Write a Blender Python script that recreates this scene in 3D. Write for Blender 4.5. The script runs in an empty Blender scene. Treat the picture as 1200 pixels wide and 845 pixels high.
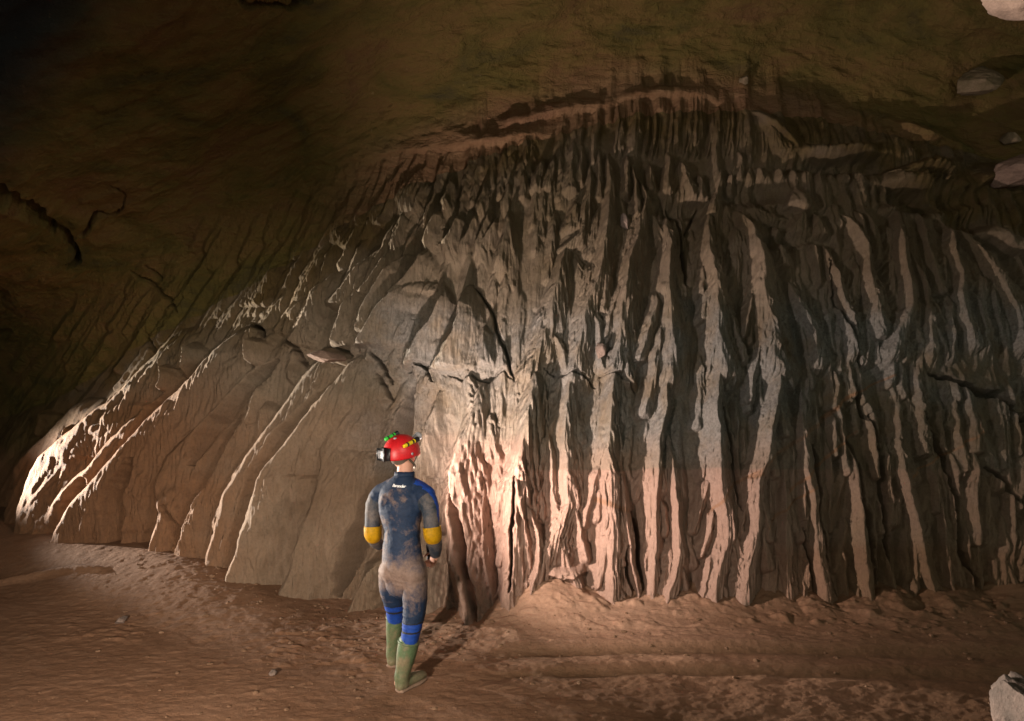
import bpy, bmesh, math, random
import numpy as np
from mathutils import Vector, Matrix
from mathutils.bvhtree import BVHTree

rng = np.random.default_rng(7)
random.seed(7)
SC = bpy.context.scene
COL = SC.collection
R = math.radians

# ------------------------------------------------------------------ camera numbers (24 mm lens at eye height of the photographer)
CAM_Z, F = 2.32, 800.0
def P(px, py, Y):                       # a point at distance Y (metres) seen at photo pixel px,py
    return Vector(((px - 600) * Y / F, Y, CAM_Z - (py - 422.5) * Y / F))

# ------------------------------------------------------------------ numpy noise
class VNoise:
    def __init__(self, seed, n=256):
        self.g = np.random.default_rng(seed).random((n, n)).astype(np.float32) * 2 - 1
        self.n = n
    def __call__(self, x, y):
        xi = np.floor(x).astype(np.int32); yi = np.floor(y).astype(np.int32)
        fx = (x - xi).astype(np.float32); fy = (y - yi).astype(np.float32)
        fx = fx * fx * fx * (fx * (fx * 6 - 15) + 10); fy = fy * fy * fy * (fy * (fy * 6 - 15) + 10)
        n = self.n; x0 = xi % n; x1 = (xi + 1) % n; y0 = yi % n; y1 = (yi + 1) % n; g = self.g
        return (g[y0, x0] * (1 - fx) + g[y0, x1] * fx) * (1 - fy) + (g[y1, x0] * (1 - fx) + g[y1, x1] * fx) * fy
def fbm(seed, x, y, octaves=4, gain=0.5, ridged=False):
    out = 0; a = 1.0; tot = 0
    for o in range(octaves):
        v = VNoise(seed + o * 17)(x * 2 ** o + o * 13.7, y * 2 ** o + o * 7.1)
        if ridged: v = 1 - 2 * np.abs(v)
        out = out + a * v; tot += a; a *= gain
    return out / tot
def sstep(a, b, x):
    t = np.clip((x - a) / (b - a), 0, 1); return t * t * (3 - 2 * t)

# ------------------------------------------------------------------ helpers for objects
def tag(o, label=None, cat=None, group=None, kind=None):
    if label: o['label'] = label
    if cat: o['category'] = cat
    if group: o['group'] = group
    if kind: o['kind'] = kind
    return o
def link(o, parent=None):
    COL.objects.link(o)
    if parent is not None: o.parent = parent
    return o
def empty(name, loc):
    o = bpy.data.objects.new(name, None); o.location = loc; o.empty_display_size = .1
    return link(o)
def grid_mesh(name, V, mat, attrs=None):
    """V: (nv, nu, 3) array of points -> one mesh object"""
    nv, nu, _ = V.shape
    me = bpy.data.meshes.new(name)
    me.vertices.add(nv * nu)
    me.vertices.foreach_set('co', V.reshape(-1).astype(np.float32))
    idx = np.arange(nv * nu, dtype=np.int32).reshape(nv, nu)
    q = np.stack([idx[:-1, :-1], idx[:-1, 1:], idx[1:, 1:], idx[1:, :-1]], -1).reshape(-1, 4)
    nf = len(q)
    me.loops.add(nf * 4); me.loops.foreach_set('vertex_index', q.reshape(-1))
    me.polygons.add(nf)
    me.polygons.foreach_set('loop_start', np.arange(0, nf * 4, 4, dtype=np.int32))
    me.polygons.foreach_set('loop_total', np.full(nf, 4, dtype=np.int32))
    me.polygons.foreach_set('use_smooth', np.ones(nf, dtype=bool))
    me.update(calc_edges=True)
    for k, arr in (attrs or {}).items():
        a = me.attributes.new(k, 'FLOAT', 'POINT'); a.data.foreach_set('value', arr.reshape(-1).astype(np.float32))
    me.materials.append(mat)
    o = bpy.data.objects.new(name, me)
    return link(o)

# ------------------------------------------------------------------ materials
def new_mat(name, rough=.85, spec=.3):
    m = bpy.data.materials.new(name); m.use_nodes = True
    nt = m.node_tree; b = nt.nodes['Principled BSDF']
    b.inputs['Roughness'].default_value = rough
    b.inputs['Specular IOR Level'].default_value = spec
    return m, nt, b
class NT:
    def __init__(s, nt): s.nt = nt; s.n = nt.nodes; s.l = nt.links
    def obj(s): return s.n.new('ShaderNodeTexCoord').outputs['Object']
    def mapping(s, vec, scale=(1, 1, 1), rot=(0, 0, 0)):
        m = s.n.new('ShaderNodeMapping'); m.inputs['Scale'].default_value = scale; m.inputs['Rotation'].default_value = rot
        s.l.new(vec, m.inputs['Vector']); return m.outputs[0]
    def noise(s, vec, scale, detail=4, rough=.55, dist=0):
        t = s.n.new('ShaderNodeTexNoise'); t.inputs['Scale'].default_value = scale; t.inputs['Detail'].default_value = detail
        t.inputs['Roughness'].default_value = rough; t.inputs['Distortion'].default_value = dist
        s.l.new(vec, t.inputs['Vector']); return t.outputs['Fac']
    def ramp(s, fac, stops):
        r = s.n.new('ShaderNodeValToRGB'); cr = r.color_ramp
        while len(cr.elements) < len(stops): cr.elements.new(.5)
        for e, (p, c) in zip(cr.elements, stops):
            e.position = p; e.color = (*c, 1) if len(c) == 3 else c
        s.l.new(fac, r.inputs[0]); return r.outputs[0]
    def mix(s, fac, a, b, mode='MIX'):
        m = s.n.new('ShaderNodeMix'); m.data_type = 'RGBA'; m.blend_type = mode
        for sock, v in ((m.inputs[0], fac), (m.inputs[6], a), (m.inputs[7], b)):
            if isinstance(v, (int, float)): sock.default_value = v
            elif isinstance(v, tuple): sock.default_value = (*v, 1)
            else: s.l.new(v, sock)
        return m.outputs[2]
    def math(s, op, a, b=0.0):
        m = s.n.new('ShaderNodeMath'); m.operation = op
        for sock, v in ((m.inputs[0], a), (m.inputs[1], b)):
            if isinstance(v, (int, float)): sock.default_value = v
            else: s.l.new(v, sock)
        return m.outputs[0]
    def attr(s, name):
        a = s.n.new('ShaderNodeAttribute'); a.attribute_name = name; return a.outputs['Fac']
    def bump(s, h, strength, dist):
        b = s.n.new('ShaderNodeBump'); b.inputs['Strength'].default_value = strength; b.inputs['Distance'].default_value = dist
        s.l.new(h, b.inputs['Height']); return b.outputs[0]

def wall_material():
    m, nt, b = new_mat('ribbed_clay', .8, .25); t = NT(nt); o = t.obj()
    n1 = t.noise(o, 1.1, 6, .6); n2 = t.noise(t.mapping(o, (9, 9, 1.6)), 3.0, 5, .65); n3 = t.noise(o, 38, 4, .7)
    base = t.ramp(n1, [(.3, (.17, .13, .09)), (.5, (.25, .20, .145)), (.7, (.31, .24, .17))])
    # streaks that run down the flutes
    base = t.mix(t.math('MULTIPLY', t.ramp(n2, [(.35, (0, 0, 0)), (.65, (1, 1, 1))]), .45), base, (.125, .11, .075), 'MIX')
    # blue-grey clay band
    grey = t.ramp(n3, [(.3, (.135, .14, .135)), (.7, (.26, .265, .26))])
    gf = t.math('MULTIPLY', t.math('MULTIPLY', t.attr('grey'), .72), t.ramp(t.noise(o, 2.2, 5, .6), [(.36, (0, 0, 0)), (.58, (1, 1, 1))]))
    base = t.mix(gf, base, grey)
    # pink washed clay low down
    base = t.mix(t.math('MULTIPLY', t.attr('pink'), .75), base, t.ramp(n2, [(.3, (.35, .215, .165)), (.7, (.46, .305, .245))]))
    # rust brown faces
    base = t.mix(t.math('MULTIPLY', t.attr('rust'), .8), base, t.ramp(n2, [(.3, (.17, .075, .032)), (.7, (.27, .125, .055))]))
    # olive mud
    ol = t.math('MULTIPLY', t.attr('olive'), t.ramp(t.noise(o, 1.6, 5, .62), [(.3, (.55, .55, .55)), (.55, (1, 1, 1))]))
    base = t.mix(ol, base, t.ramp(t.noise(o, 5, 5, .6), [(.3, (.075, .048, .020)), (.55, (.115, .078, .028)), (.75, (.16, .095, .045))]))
    base = t.mix(t.math('MULTIPLY', t.attr('vein'), .55), base, (.30, .15, .07))
    spk = t.ramp(n3, [(.25, (.72, .72, .72)), (.5, (1, 1, 1)), (.8, (1.12, 1.1, 1.08))])
    base = t.mix(1.0, base, spk, 'MULTIPLY')
    t.l.new(base, b.inputs['Base Color'])
    fine = t.noise(t.mapping(o, (26, 26, 4.5)), 3.0, 6, .7)
    gr = t.noise(o, 70, 4, .75)
    h = t.math('ADD', t.math('MULTIPLY', fine, .7), t.math('MULTIPLY', gr, .35))
    t.l.new(t.bump(h, .9, .032), b.inputs['Normal'])
    return m
def ceiling_material():
    m, nt, b = new_mat('dark_ceiling_mud', .9, .2); t = NT(nt); o = t.obj()
    a = t.noise(t.mapping(o, (1, 1.6, 2.0)), 1.0, 7, .62, .6); c = t.noise(t.mapping(o, (1.0, 3.2, 3.2)), 3.2, 6, .65, .8)
    base = t.ramp(a, [(.28, (.070, .058, .028)), (.42, (.120, .092, .026)), (.55, (.18, .115, .040)), (.72, (.16, .085, .040))])
    base = t.mix(t.math('MULTIPLY', t.ramp(c, [(.45, (0, 0, 0)), (.7, (1, 1, 1))]), .45), base, (.16, .13, .034))
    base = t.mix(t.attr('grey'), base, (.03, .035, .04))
    base = t.mix(t.math('MULTIPLY', t.attr('rust'), .8), base, t.ramp(c, [(.3, (.22, .11, .065)), (.7, (.33, .19, .12))]))
    sp = t.ramp(t.noise(o, 12, 3, .6), [(.70, (0, 0, 0)), (.78, (1, 1, 1))])
    base = t.mix(t.math('MULTIPLY', sp, .5), base, (.30, .22, .10))
    t.l.new(base, b.inputs['Base Color'])
    h = t.math('ADD', t.math('MULTIPLY', c, .6), t.math('MULTIPLY', t.noise(o, 45, 4, .7), .25))
    t.l.new(t.bump(h, 1.0, .09), b.inputs['Normal'])
    return m
def floor_material():
    m, nt, b = new_mat('trodden_mud', .82, .3); t = NT(nt); o = t.obj()
    a = t.noise(o, .8, 6, .6); c = t.noise(t.mapping(o, (1.0, 2.6, 1)), 6.0, 6, .7, .4); g = t.noise(o, 42, 5, .75)
    base = t.ramp(a, [(.3, (.165, .084, .044)), (.5, (.215, .115, .064)), (.7, (.265, .15, .09))])
    base = t.mix(t.math('MULTIPLY', t.ramp(c, [(.5, (0, 0, 0)), (.72, (1, 1, 1))]), .35), base, (.33, .215, .14))
    base = t.mix(t.math('MULTIPLY', t.attr('pink'), .7), base, t.ramp(c, [(.3, (.36, .225, .15)), (.7, (.46, .30, .21))]))
    base = t.mix(t.math('MULTIPLY', t.attr('dark_tone'), .65), base, (.13, .075, .035))
    base = t.mix(1.0, base, t.ramp(g, [(.25, (.70, .70, .70)), (.5, (1, 1, 1)), (.8, (1.15, 1.13, 1.1))]), 'MULTIPLY')
    t.l.new(base, b.inputs['Base Color'])
    h = t.math('ADD', t.math('MULTIPLY', c, .5), t.math('MULTIPLY', g, .35))
    h = t.math('ADD', h, t.math('MULTIPLY', t.noise(o, 140, 3, .7), .12))
    t.l.new(t.bump(h, .7, .03), b.inputs['Normal'])
    return m
def rock_material(name, c1, c2):
    m, nt, b = new_mat(name, .85, .25); t = NT(nt); o = t.obj()
    a = t.noise(o, 4, 6, .65); g = t.noise(o, 50, 4, .7)
    base = t.ramp(a, [(.35, c1), (.65, c2)])
    base = t.mix(1.0, base, t.ramp(g, [(.25, (.7, .7, .7)), (.7, (1.1, 1.1, 1.1))]), 'MULTIPLY')
    t.l.new(base, b.inputs['Base Color'])
    t.l.new(t.bump(t.math('ADD', a, t.math('MULTIPLY', g, .5)), .7, .03), b.inputs['Normal'])
    return m
M_WALL, M_CEIL, M_FLOOR = wall_material(), ceiling_material(), floor_material()

# ------------------------------------------------------------------ the big shape of the cave
def Yb(X):                              # where the wall stands, from far left to far right
    xs = [-16, -11, -8, -6.2, -4.8, -3.5, -2.5, -1.45, -.3, .8, 1.8, 3.25, 4.9, 7, 10, 16]
    ys = [15, 12.5, 10.4, 9.1, 8.25, 7.75, 7.25, 6.75, 6.42, 6.5, 6.5, 6.55, 6.7, 7.1, 7.6, 8.5]
    y = np.interp(X, xs, ys); return y
def smooth1(f, X, w=.5, n=9):
    return sum(f(X + d) for d in np.linspace(-w, w, n)) / n
def Zt(X):                              # height at which the wall turns over into the ceiling
    return np.interp(X, [-16, -8, -6.2, -4.4, -3.1, -1.5, 0, 1.5, 3.2, 5, 8, 16], [.6, 1.4, 1.8, 2.65, 3.2, 4.1, 4.75, 5.2, 5.3, 4.9, 4.6, 4.1])
def Sl(X):                              # slope of the ceiling as it comes towards the viewer
    return np.interp(X, [-16, -6, -3, 0, 3, 16], [.60, .50, .34, .16, .10, .06])

def lines(segs):                        # non-uniform sample positions: (start, stop, step) pieces
    out = []
    for a, b, s in segs:
        n = max(2, int(round((b - a) / s)))
        out.append(np.linspace(a, b, n, endpoint=False))
    out.append(np.array([segs[-1][1]])); return np.concatenate(out)
US = lines([(-15, -9, .12), (-9, -7.4, .03), (-7.4, 5.9, .0074), (5.9, 7.5, .03), (7.5, 14, .12)])
VW = np.linspace(0, 1, 780) ** 1.0      # wall: from under the floor to the turn
CL = lines([(0, 3.2, .015), (3.2, 4.6, .03), (4.6, 14, .15)])   # ceiling: metres towards the viewer
Xg = US[None, :]
ZT, SLP, YB = smooth1(Zt, US)[None, :], smooth1(Sl, US)[None, :], smooth1(Yb, US)[None, :]
z0 = -.35
vw = VW[:, None]
zw = z0 + (ZT - z0) * vw
# lean: steep below, easing back higher up
def lean(z): return .16 * z + .028 * z * z
Yw = YB + lean(zw)
# ceiling
c = CL[1:, None]
yt = YB + lean(ZT)
# fillet: direction turns from 'up and back' to 'towards the viewer' over about 1 m
ang0 = np.arctan2(1.0, .16 + .056 * ZT)              # direction of travel in (Y, Z): angle from +Y
ang1 = np.pi - np.arctan(SLP)
s_all = CL
tt = sstep(-.3, 2.2, s_all)[:, None] ; tt = (tt - tt[0]) / (1 - tt[0])
ang = ang0 + (ang1 - ang0) * tt
ds = np.diff(s_all)[:, None]
Yc = yt + np.concatenate([np.zeros((1, len(US))), np.cumsum(np.cos(ang[:-1]) * ds, 0)], 0)
Zc = ZT + np.concatenate([np.zeros((1, len(US))), np.cumsum(np.sin(ang[:-1]) * ds, 0)], 0)
Y = np.concatenate([Yw, Yc[1:]], 0); Z = np.concatenate([zw, Zc[1:]], 0); X = np.broadcast_to(Xg, Y.shape).copy()
NW = len(VW)
B = np.stack([X, Y, Z], -1)
du = np.gradient(B, axis=1); dv = np.gradient(B, axis=0)
N = np.cross(du, dv); N /= np.linalg.norm(N, axis=-1, keepdims=True) + 1e-9
if N[300, 700, 1] > 0: N = -N
Q = B + N * .22
Qy = np.maximum(Q[..., 1], .8)
PX = 600 + Q[..., 0] * F / Qy; PY = 422.5 - (Q[..., 2] - CAM_Z) * F / Qy

# ------------------------------------------------------------------ relief chart of the wall (1 unit = about 8 mm of rock)
X0, Y0c, WX, WY = -300, -120, 1820, 1040
gx = np.arange(WX, dtype=np.float32) + X0; gy = np.arange(WY, dtype=np.float32) + Y0c
GX, GY = np.meshgrid(gx, gy)
H = np.zeros((WY, WX), np.float32)          # main relief
LAT = np.full((WY, WX), 20, np.float32)     # distance from the ruling crest
TT = GY.copy()
warpx = 2.4 * fbm(3, GX / 22, GY / 30, 3) + .9 * fbm(7, GX / 9, GY / 9, 2)
warpX = 5.0 * fbm(5, GX / 70, GY / 60, 3)

def ridge(pts, wl, wr, A, grow=.22, fade=8, pw=1.0, jag=1.0, w0=.25, g0=0.0, roundl=False, taper=False):
    pts = sorted(pts, key=lambda p: p[1]); xs = [p[0] for p in pts]; ys = [p[1] for p in pts]
    y0, y1 = ys[0], ys[-1]; W = max(wl, wr) + 8
    r0 = max(0, int(y0 - Y0c) - 2); r1 = min(WY, int(y1 - Y0c) + int(fade) + 2)
    c0 = max(0, int(min(xs) - X0 - W)); c1 = min(WX, int(max(xs) - X0 + W))
    if r1 <= r0 or c1 <= c0: return
    sl = (slice(r0, r1), slice(c0, c1)); gyv = gy[r0:r1]
    xc = np.interp(gyv, ys, xs)
    k = np.ones(5) / 5; xcp = np.pad(xc, 2, mode='edge'); xc = np.convolve(xcp, k, 'valid')
    slope = np.gradient(xc) if len(xc) > 2 else np.zeros_like(xc)
    cs = 1 / np.sqrt(1 + slope ** 2)
    w = (GX[sl] + jag * warpx[sl] - xc[:, None]) * cs[:, None]
    L = max(1.0, y1 - y0); t = (gyv - y0) / L
    g = np.clip(t / grow, 0, 1) if grow > 0 else np.ones_like(t); g = g0 + (1 - g0) * np.sqrt(np.clip(g, 0, 1))
    gw = w0 + (1 - w0) * (np.clip(t, 0, 1) ** .65 * 1.12 if taper else g)
    f = 1 - sstep(y1, y1 + fade, gyv)
    Wd = np.where(w < 0, wl, wr) * gw[:, None]
    tent = np.clip(1 - np.abs(w) / Wd, 0, 1) ** pw
    if roundl: tent = np.where(w < 0, 1 - np.clip(np.abs(w) / Wd, 0, 1) ** 1.9, 1 - np.clip(np.abs(w) / Wd, 0, 1) ** 1.2)
    h = A * (g * f)[:, None] * tent
    cur = H[sl]; m = h > cur
    H[sl] = np.where(m, h, cur)
    LAT[sl] = np.where(m, w, LAT[sl]); TT[sl] = np.where(m, GY[sl], TT[sl])

def low_(x, y): return np.clip((y - 500) / 100, 0, 1) * np.clip((x - 600) / 100, 0, 1)
def flow(x, y):                             # sideways drift of the flutes per unit down
    a = np.interp(x, [-300, 100, 300, 450, 560, 700, 850, 1000, 1200, 1500], [-.85, -.78, -.62, -.45, -.12, -.10, .02, .22, .30, .35])
    k = np.interp(y, [80, 330, 470, 620], [1, 1, .6, .1])
    if x < 480: k = 1
    return a * k

# -- small flutes that fill every gap, in overlapping tiers
def top_edge(x): return np.interp(x, [-300, 0, 60, 150, 300, 450, 600, 750, 900, 1000, 1100, 1200, 1500], [470, 440, 385, 335, 285, 205, 150, 112, 120, 150, 190, 240, 300])
def floor_edge(x): return np.interp(x, [-300, 0, 80, 210, 300, 420, 560, 700, 830, 1010, 1200, 1500], [600, 618, 650, 655, 690, 700, 722, 716, 716, 716, 712, 705])
for k in range(1500):
    x = random.uniform(-280, 1500); te = float(top_edge(x)); fe = float(floor_edge(x))
    y = te + (fe - te) * random.random() ** 1.2 - 10
    if k % 5 == 0: y = te - random.uniform(10, 75)
    Lr = random.uniform(45, 150) * (.65 if y < 260 else 1)
    pts = []; xx = x; yy = y
    for i in range(6):
        pts.append((xx, yy)); d = flow(xx, yy); xx += (d + random.uniform(-.06, .06)) * Lr / 5; yy += Lr / 5
    s = .8 if y < 260 else 1.0
    if x < 440 and y > 340: A_ = random.uniform(.02, .05)
    elif x > 850 and y > 250: A_ = random.uniform(.07, .20)
    else: A_ = random.uniform(.05, .14)
    ridge(pts, random.uniform(6, 12) * s, random.uniform(8, 15) * s, A_, .3, 10, 1.0, 1.2)

RIDGES = [
 # (points), left width, right width, height
 # far left fan and leaning fins
 ([(92,462),(70,500),(52,528),(38,549),(37,585),(36,612)], 16, 62, .50),
 ([(30,470),(5,520),(-20,560),(-40,600)], 30, 40, .35),
 ([(60,455),(40,490),(20,530),(0,570),(-15,605)], 24, 20, .22),
 ([(-60,480),(-90,540),(-110,590)], 40, 40, .4),([(-150,480),(-180,540),(-200,600)], 45, 45, .4),
 ([(213,378),(191,409),(161,450),(147,475),(114,506),(82,538),(73,556),(67,585),(62,618),(60,640)], 20, 72, .62),
 ([(271,384),(238,424),(213,453),(176,486),(158,508),(128,552),(95,589),(81,618),(71,650)], 22, 40, .50),
 ([(288,374),(276,395),(257,417),(227,457),(187,508),(161,549),(136,582),(110,622),(92,655)], 20, 84, .66),
 ([(166,545),(150,575),(132,602),(122,630),(113,662)], 10, 26, .42),
 ([(325,392),(298,428),(277,459),(255,490),(235,516),(216,538),(208,571),(216,600),(205,635),(203,650)], 18, 60, .50),
 ([(300,440),(277,475),(262,510),(250,560),(240,610),(236,655)], 30, 66, .52),
 ([(371,408),(360,428),(331,490),(309,534),(287,585),(272,650),(268,672)], 22, 62, .52),
 ([(419,408),(404,435),(378,486),(356,527),(334,560),(328,600),(316,644),(304,682)], 20, 66, .66),
 ([(350,560),(343,590),(336,625),(330,665),(328,685)], 12, 30, .42),
 ([(432,432),(400,468),(398,494),(387,527),(393,545),(386,589),(375,618),(367,666),(352,700)], 20, 70, .52),
 ([(485,440),(462,480),(445,520),(430,580),(412,640),(395,690)], 22, 40, .28),
 # upper left slopes
 ([(322,300),(300,330),(292,352)], 22, 24, .20),([(352,335),(330,360),(322,385)], 16, 20, .16),([(385,310),(360,345),(345,380),(335,400)], 20, 26, .25),
 ([(416,330),(400,360),(390,384),(386,398)], 12, 24, .28),([(425,290),(400,325),(380,350)], 14, 20, .20),
 ([(472,286),(445,327),(437,342),(425,366),(418,385)], 12, 26, .32),([(500,278),(485,307),(472,327),(455,342)], 12, 26, .28),
 ([(467,233),(462,255),(455,275)], 16, 14, .18),([(511,236),(500,262),(495,275)], 10, 22, .22),([(455,280),(432,315),(415,338)], 10, 16, .2),
 ([(537,240),(527,267),(520,280)], 9, 16, .2),([(557,241),(547,267),(540,280)], 9, 14, .2),([(573,233),(565,262),(558,280)], 9, 14, .22),
 ([(582,244),(575,262),(560,285)], 9, 14, .2),([(598,233),(594,257),(590,280),(584,300)], 12, 20, .28),
 ([(485,184),(478,205),(468,228)], 22, 28, .2),([(525,192),(520,215),(516,230)], 12, 14, .18),([(452,195),(440,220),(430,240)], 16, 18, .16),
 ([(410,205),(398,235),(385,262)], 18, 20, .15),([(370,225),(355,255),(338,285)], 20, 22, .13),([(430,200),(420,225),(410,250)], 14, 16, .15),
 ([(567,200),(563,220),(560,232)], 10, 12, .18),([(596,202),(594,218),(590,228)], 9, 11, .18),
 # grey pyramids in the middle tier
 ([(495,320),(468,338),(448,360),(432,388),(424,402)], 18, 46, .36),([(513,320),(516,347),(508,370),(490,395),(475,425)], 12, 24, .30),
 ([(547,325),(542,350),(540,372),(532,395),(520,430)], 24, 42, .42),([(568,372),(566,400),(564,424)], 14, 22, .30),([(586,395),(590,428)], 14, 14, .2),
 ([(462,395),(455,415),(452,438)], 20, 20, .16),([(440,400),(436,430)], 14, 20, .15),
 # pyramids behind the person
 ([(512,449),(505,486),(498,530),(480,585),(460,625),(442,665),(428,705)], 26, 36, .40),
 ([(504,484),(500,520),(496,560),(500,620),(505,690),(500,722)], 18, 26, .36),
 ([(470,640),(455,665),(447,690),(443,712)], 16, 18, .26),([(530,600),(528,660),(526,722)], 14, 16, .26),
 ([(564,443),(555,490),(544,519),(537,559),(535,600),(537,640),(548,690),(555,728)], 30, 48, .50),
 ([(560,560),(566,620),(572,680),(580,724)], 12, 18, .30),
 # the tall rows, left to right
 ([(672,262),(660,300),(650,340),(642,380),(629,412),(616,436)], 18, 30, .40),
 ([(624,456),(610,526),(603,570),(600,600),(597,658),(594,728)], 24, 40, .52),
 ([(600,560),(622,600),(632,640),(628,670),(622,690)], 8, 20, .45),([(618,620),(616,670),(612,724)], 8, 12, .34),
 ([(638,470),(645,520),(648,570),(652,600)], 8, 18, .28),
 ([(715,165),(716,220),(710,268),(701,325),(689,355),(680,390),(674,420),(668,440)], 20, 24, .42),
 ([(667,440),(663,480),(661,515),(663,552),(667,590),(655,614),(650,625)], 20, 30, .44),([(651,612),(662,650),(672,680),(682,712)], 16, 22, .42),
 ([(756,225),(746,280),(737,305),(732,337),(727,367),(725,400),(718,430)], 18, 28, .44),
 ([(720,436),(716,470),(713,493),(711,526),(715,560),(716,600),(716,650),(716,718)], 26, 30, .54),
 ([(724,500),(728,545),(731,585),(735,625),(740,670),(745,724)], 10, 20, .48),
 ([(787,232),(782,260),(786,285),(783,330),(785,362),(786,410),(783,440)], 22, 24, .46),
 ([(782,444),(780,475),(775,500),(770,540),(768,581),(768,640),(766,700)], 26, 16, .46),
 ([(779,488),(786,520),(790,560),(792,603),(793,655),(784,690),(773,728)], 14, 26, .52),
 ([(837,232),(831,262),(831,295),(837,325),(839,360),(841,402),(846,432)], 20, 32, .50),
 ([(841,440),(837,475),(839,512),(841,563),(848,600),(851,628),(838,673),(832,716)], 24, 28, .52),
 ([(866,235),(882,262),(888,290),(892,315),(892,340),(898,358),(903,385),(903,412),(909,432)], 30, 34, .52),
 ([(912,436),(910,460),(901,493),(895,540),(884,563),(883,610),(874,655),(869,716)], 30, 26, .52),
 ([(912,460),(917,485),(920,510)], 10, 16, .34),
 ([(912,262),(917,290),(920,305)], 12, 18, .3),([(929,318),(935,350),(945,368),(956,388),(958,420)], 16, 28, .40),
 ([(921,497),(922,560),(921,640),(925,712)], 16, 24, .34),
 ([(968,275),(977,307),(988,340),(997,370),(1001,407)], 14, 26, .40),([(972,400),(975,425)], 12, 12, .3),
 ([(943,462),(941,493),(947,552),(955,585),(960,640),(970,716)], 16, 26, .36),
 ([(980,420),(986,449),(983,475)], 12, 16, .3),([(991,500),(1000,520),(1006,548),(1010,603),(1014,658),(1019,724)], 18, 24, .42),
 ([(991,238),(1005,262),(1014,291),(1018,322),(1027,348),(1030,393)], 14, 26, .42),
 ([(1008,235),(1018,274)], 8, 12, .26),([(1016,232),(1028,262),(1034,299)], 9, 14, .28),([(960,240),(966,268)], 10, 16, .22),
 ([(1059,228),(1056,268),(1060,302),(1065,330),(1066,359),(1052,385),(1045,410)], 16, 26, .44),([(1045,205),(1052,235)], 10, 12, .24),
 ([(1071,275),(1076,308),(1086,340),(1091,370),(1093,416)], 12, 22, .38),([(1061,425),(1061,464),(1059,515),(1067,567),(1078,614),(1089,669),(1102,720)], 14, 22, .36),
 ([(1086,232),(1087,274),(1096,305),(1108,340)], 10, 20, .34),([(1107,228),(1119,257),(1119,294),(1129,319),(1127,336),(1131,359),(1142,402)], 14, 24, .42),
 ([(1118,235),(1128,260),(1144,284),(1161,305),(1176,333),(1193,360),(1200,400)], 12, 28, .42),([(1137,322),(1153,350),(1160,382),(1157,412)], 12, 24, .34),
 ([(1080,440),(1085,493),(1092,530)], 10, 18, .30),([(1105,535),(1110,570),(1114,640),(1119,716)], 12, 18, .30),([(1136,453),(1147,497),(1144,528)], 10, 24, .30),
 ([(1182,630),(1190,665),(1199,700)], 12, 18, .28),([(1040,640),(1035,690),(1037,720)], 10, 10, .3),([(1170,300),(1190,330),(1215,360)], 10, 20, .3),
 ([(1215,420),(1220,520),(1225,620),(1230,715)], 22, 26, .42),([(1270,380),(1275,520),(1280,620),(1285,715)], 26, 26, .45),([(1330,380),(1335,520),(1338,620),(1340,712)], 26, 26, .45),
 ([(1400,380),(1400,520),(1405,712)], 28, 26, .45),([(1460,380),(1465,520),(1465,712)], 28, 26, .45),
 # upper rows
 ([(675,150),(671,180),(667,215)], 12, 14, .26),([(694,178),(692,220),(683,262)], 12, 12, .28),([(706,160),(704,195),(703,225)], 9, 9, .24),
 ([(738,168),(736,195),(734,222)], 10, 9, .3),([(742,178),(746,210),(748,245)], 7, 10, .3),([(750,195),(760,227),(750,268)], 8, 12, .3),
 ([(785,163),(786,190),(785,214)], 10, 10, .3),([(762,178),(766,212)], 8, 10, .24),([(800,172),(810,205),(816,222)], 12, 12, .28),
 ([(780,227),(776,250)], 8, 10, .2),([(825,190),(827,222)], 9, 12, .25),([(850,183),(846,215),(837,240)], 9, 12, .28),([(862,190),(864,212)], 8, 10, .25),
 ([(652,168),(641,212)], 10, 10, .22),([(637,173),(627,212)], 10, 12, .22),([(615,188),(610,224)], 9, 10, .2),([(686,153),(677,205)], 9, 9, .22),
 ([(677,225),(667,262)], 10, 18, .26),([(691,228),(680,268),(664,285)], 10, 18, .28),([(895,182),(900,195)], 8, 8, .2),([(918,182),(922,195)], 8, 8, .2),
 ([(935,183),(940,198)], 8, 8, .2),([(880,232),(905,250)], 16, 20, .2),([(947,232),(940,262),(950,280)], 20, 18, .26),
 ([(885,118),(905,135),(925,165)], 14, 22, .22),([(1015,190),(1020,205)], 9, 9, .22),
]
for r in RIDGES:
    lean_left = r[0][0][0] < 440 and r[0][-1][1] > 440
    ps = sorted(r[0], key=lambda p: p[1]); x_0, y_0 = ps[0]; y_1 = ps[-1][1]
    if y_1 > 590:
        dx_ = (ps[-1][0] - ps[-2][0]) / max(1, ps[-1][1] - ps[-2][1]); ps = ps + [(ps[-1][0] + 70 * dx_, y_1 + 70)]
    if lean_left: ridge(ps, r[1] * 1.05, r[2] * 1.1, r[3] * 1.05, .62, 9, 1.0, .6, .3, roundl=True)
    else:
        right = x_0 > 600
        joined = right and 425 < y_0 < 470
        if joined: ps = [(ps[0][0] + 2, y_0 - 22)] + ps
        ridge(ps, r[1] * .98, r[2] * (1.35 if right else 1.15), r[3] * (.66 if x_0 > 640 else .84 if x_0 > 598 else (1.2 if y_0 > 430 else .95) if x_0 > 490 else .9), .16 if joined else .32, 34 if ((right and 395 < y_1 < 450) or (not right and y_1 < 310)) else 9, 1.08, .9, .42 if joined else .12, .45 if joined else 0, taper=True)
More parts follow.
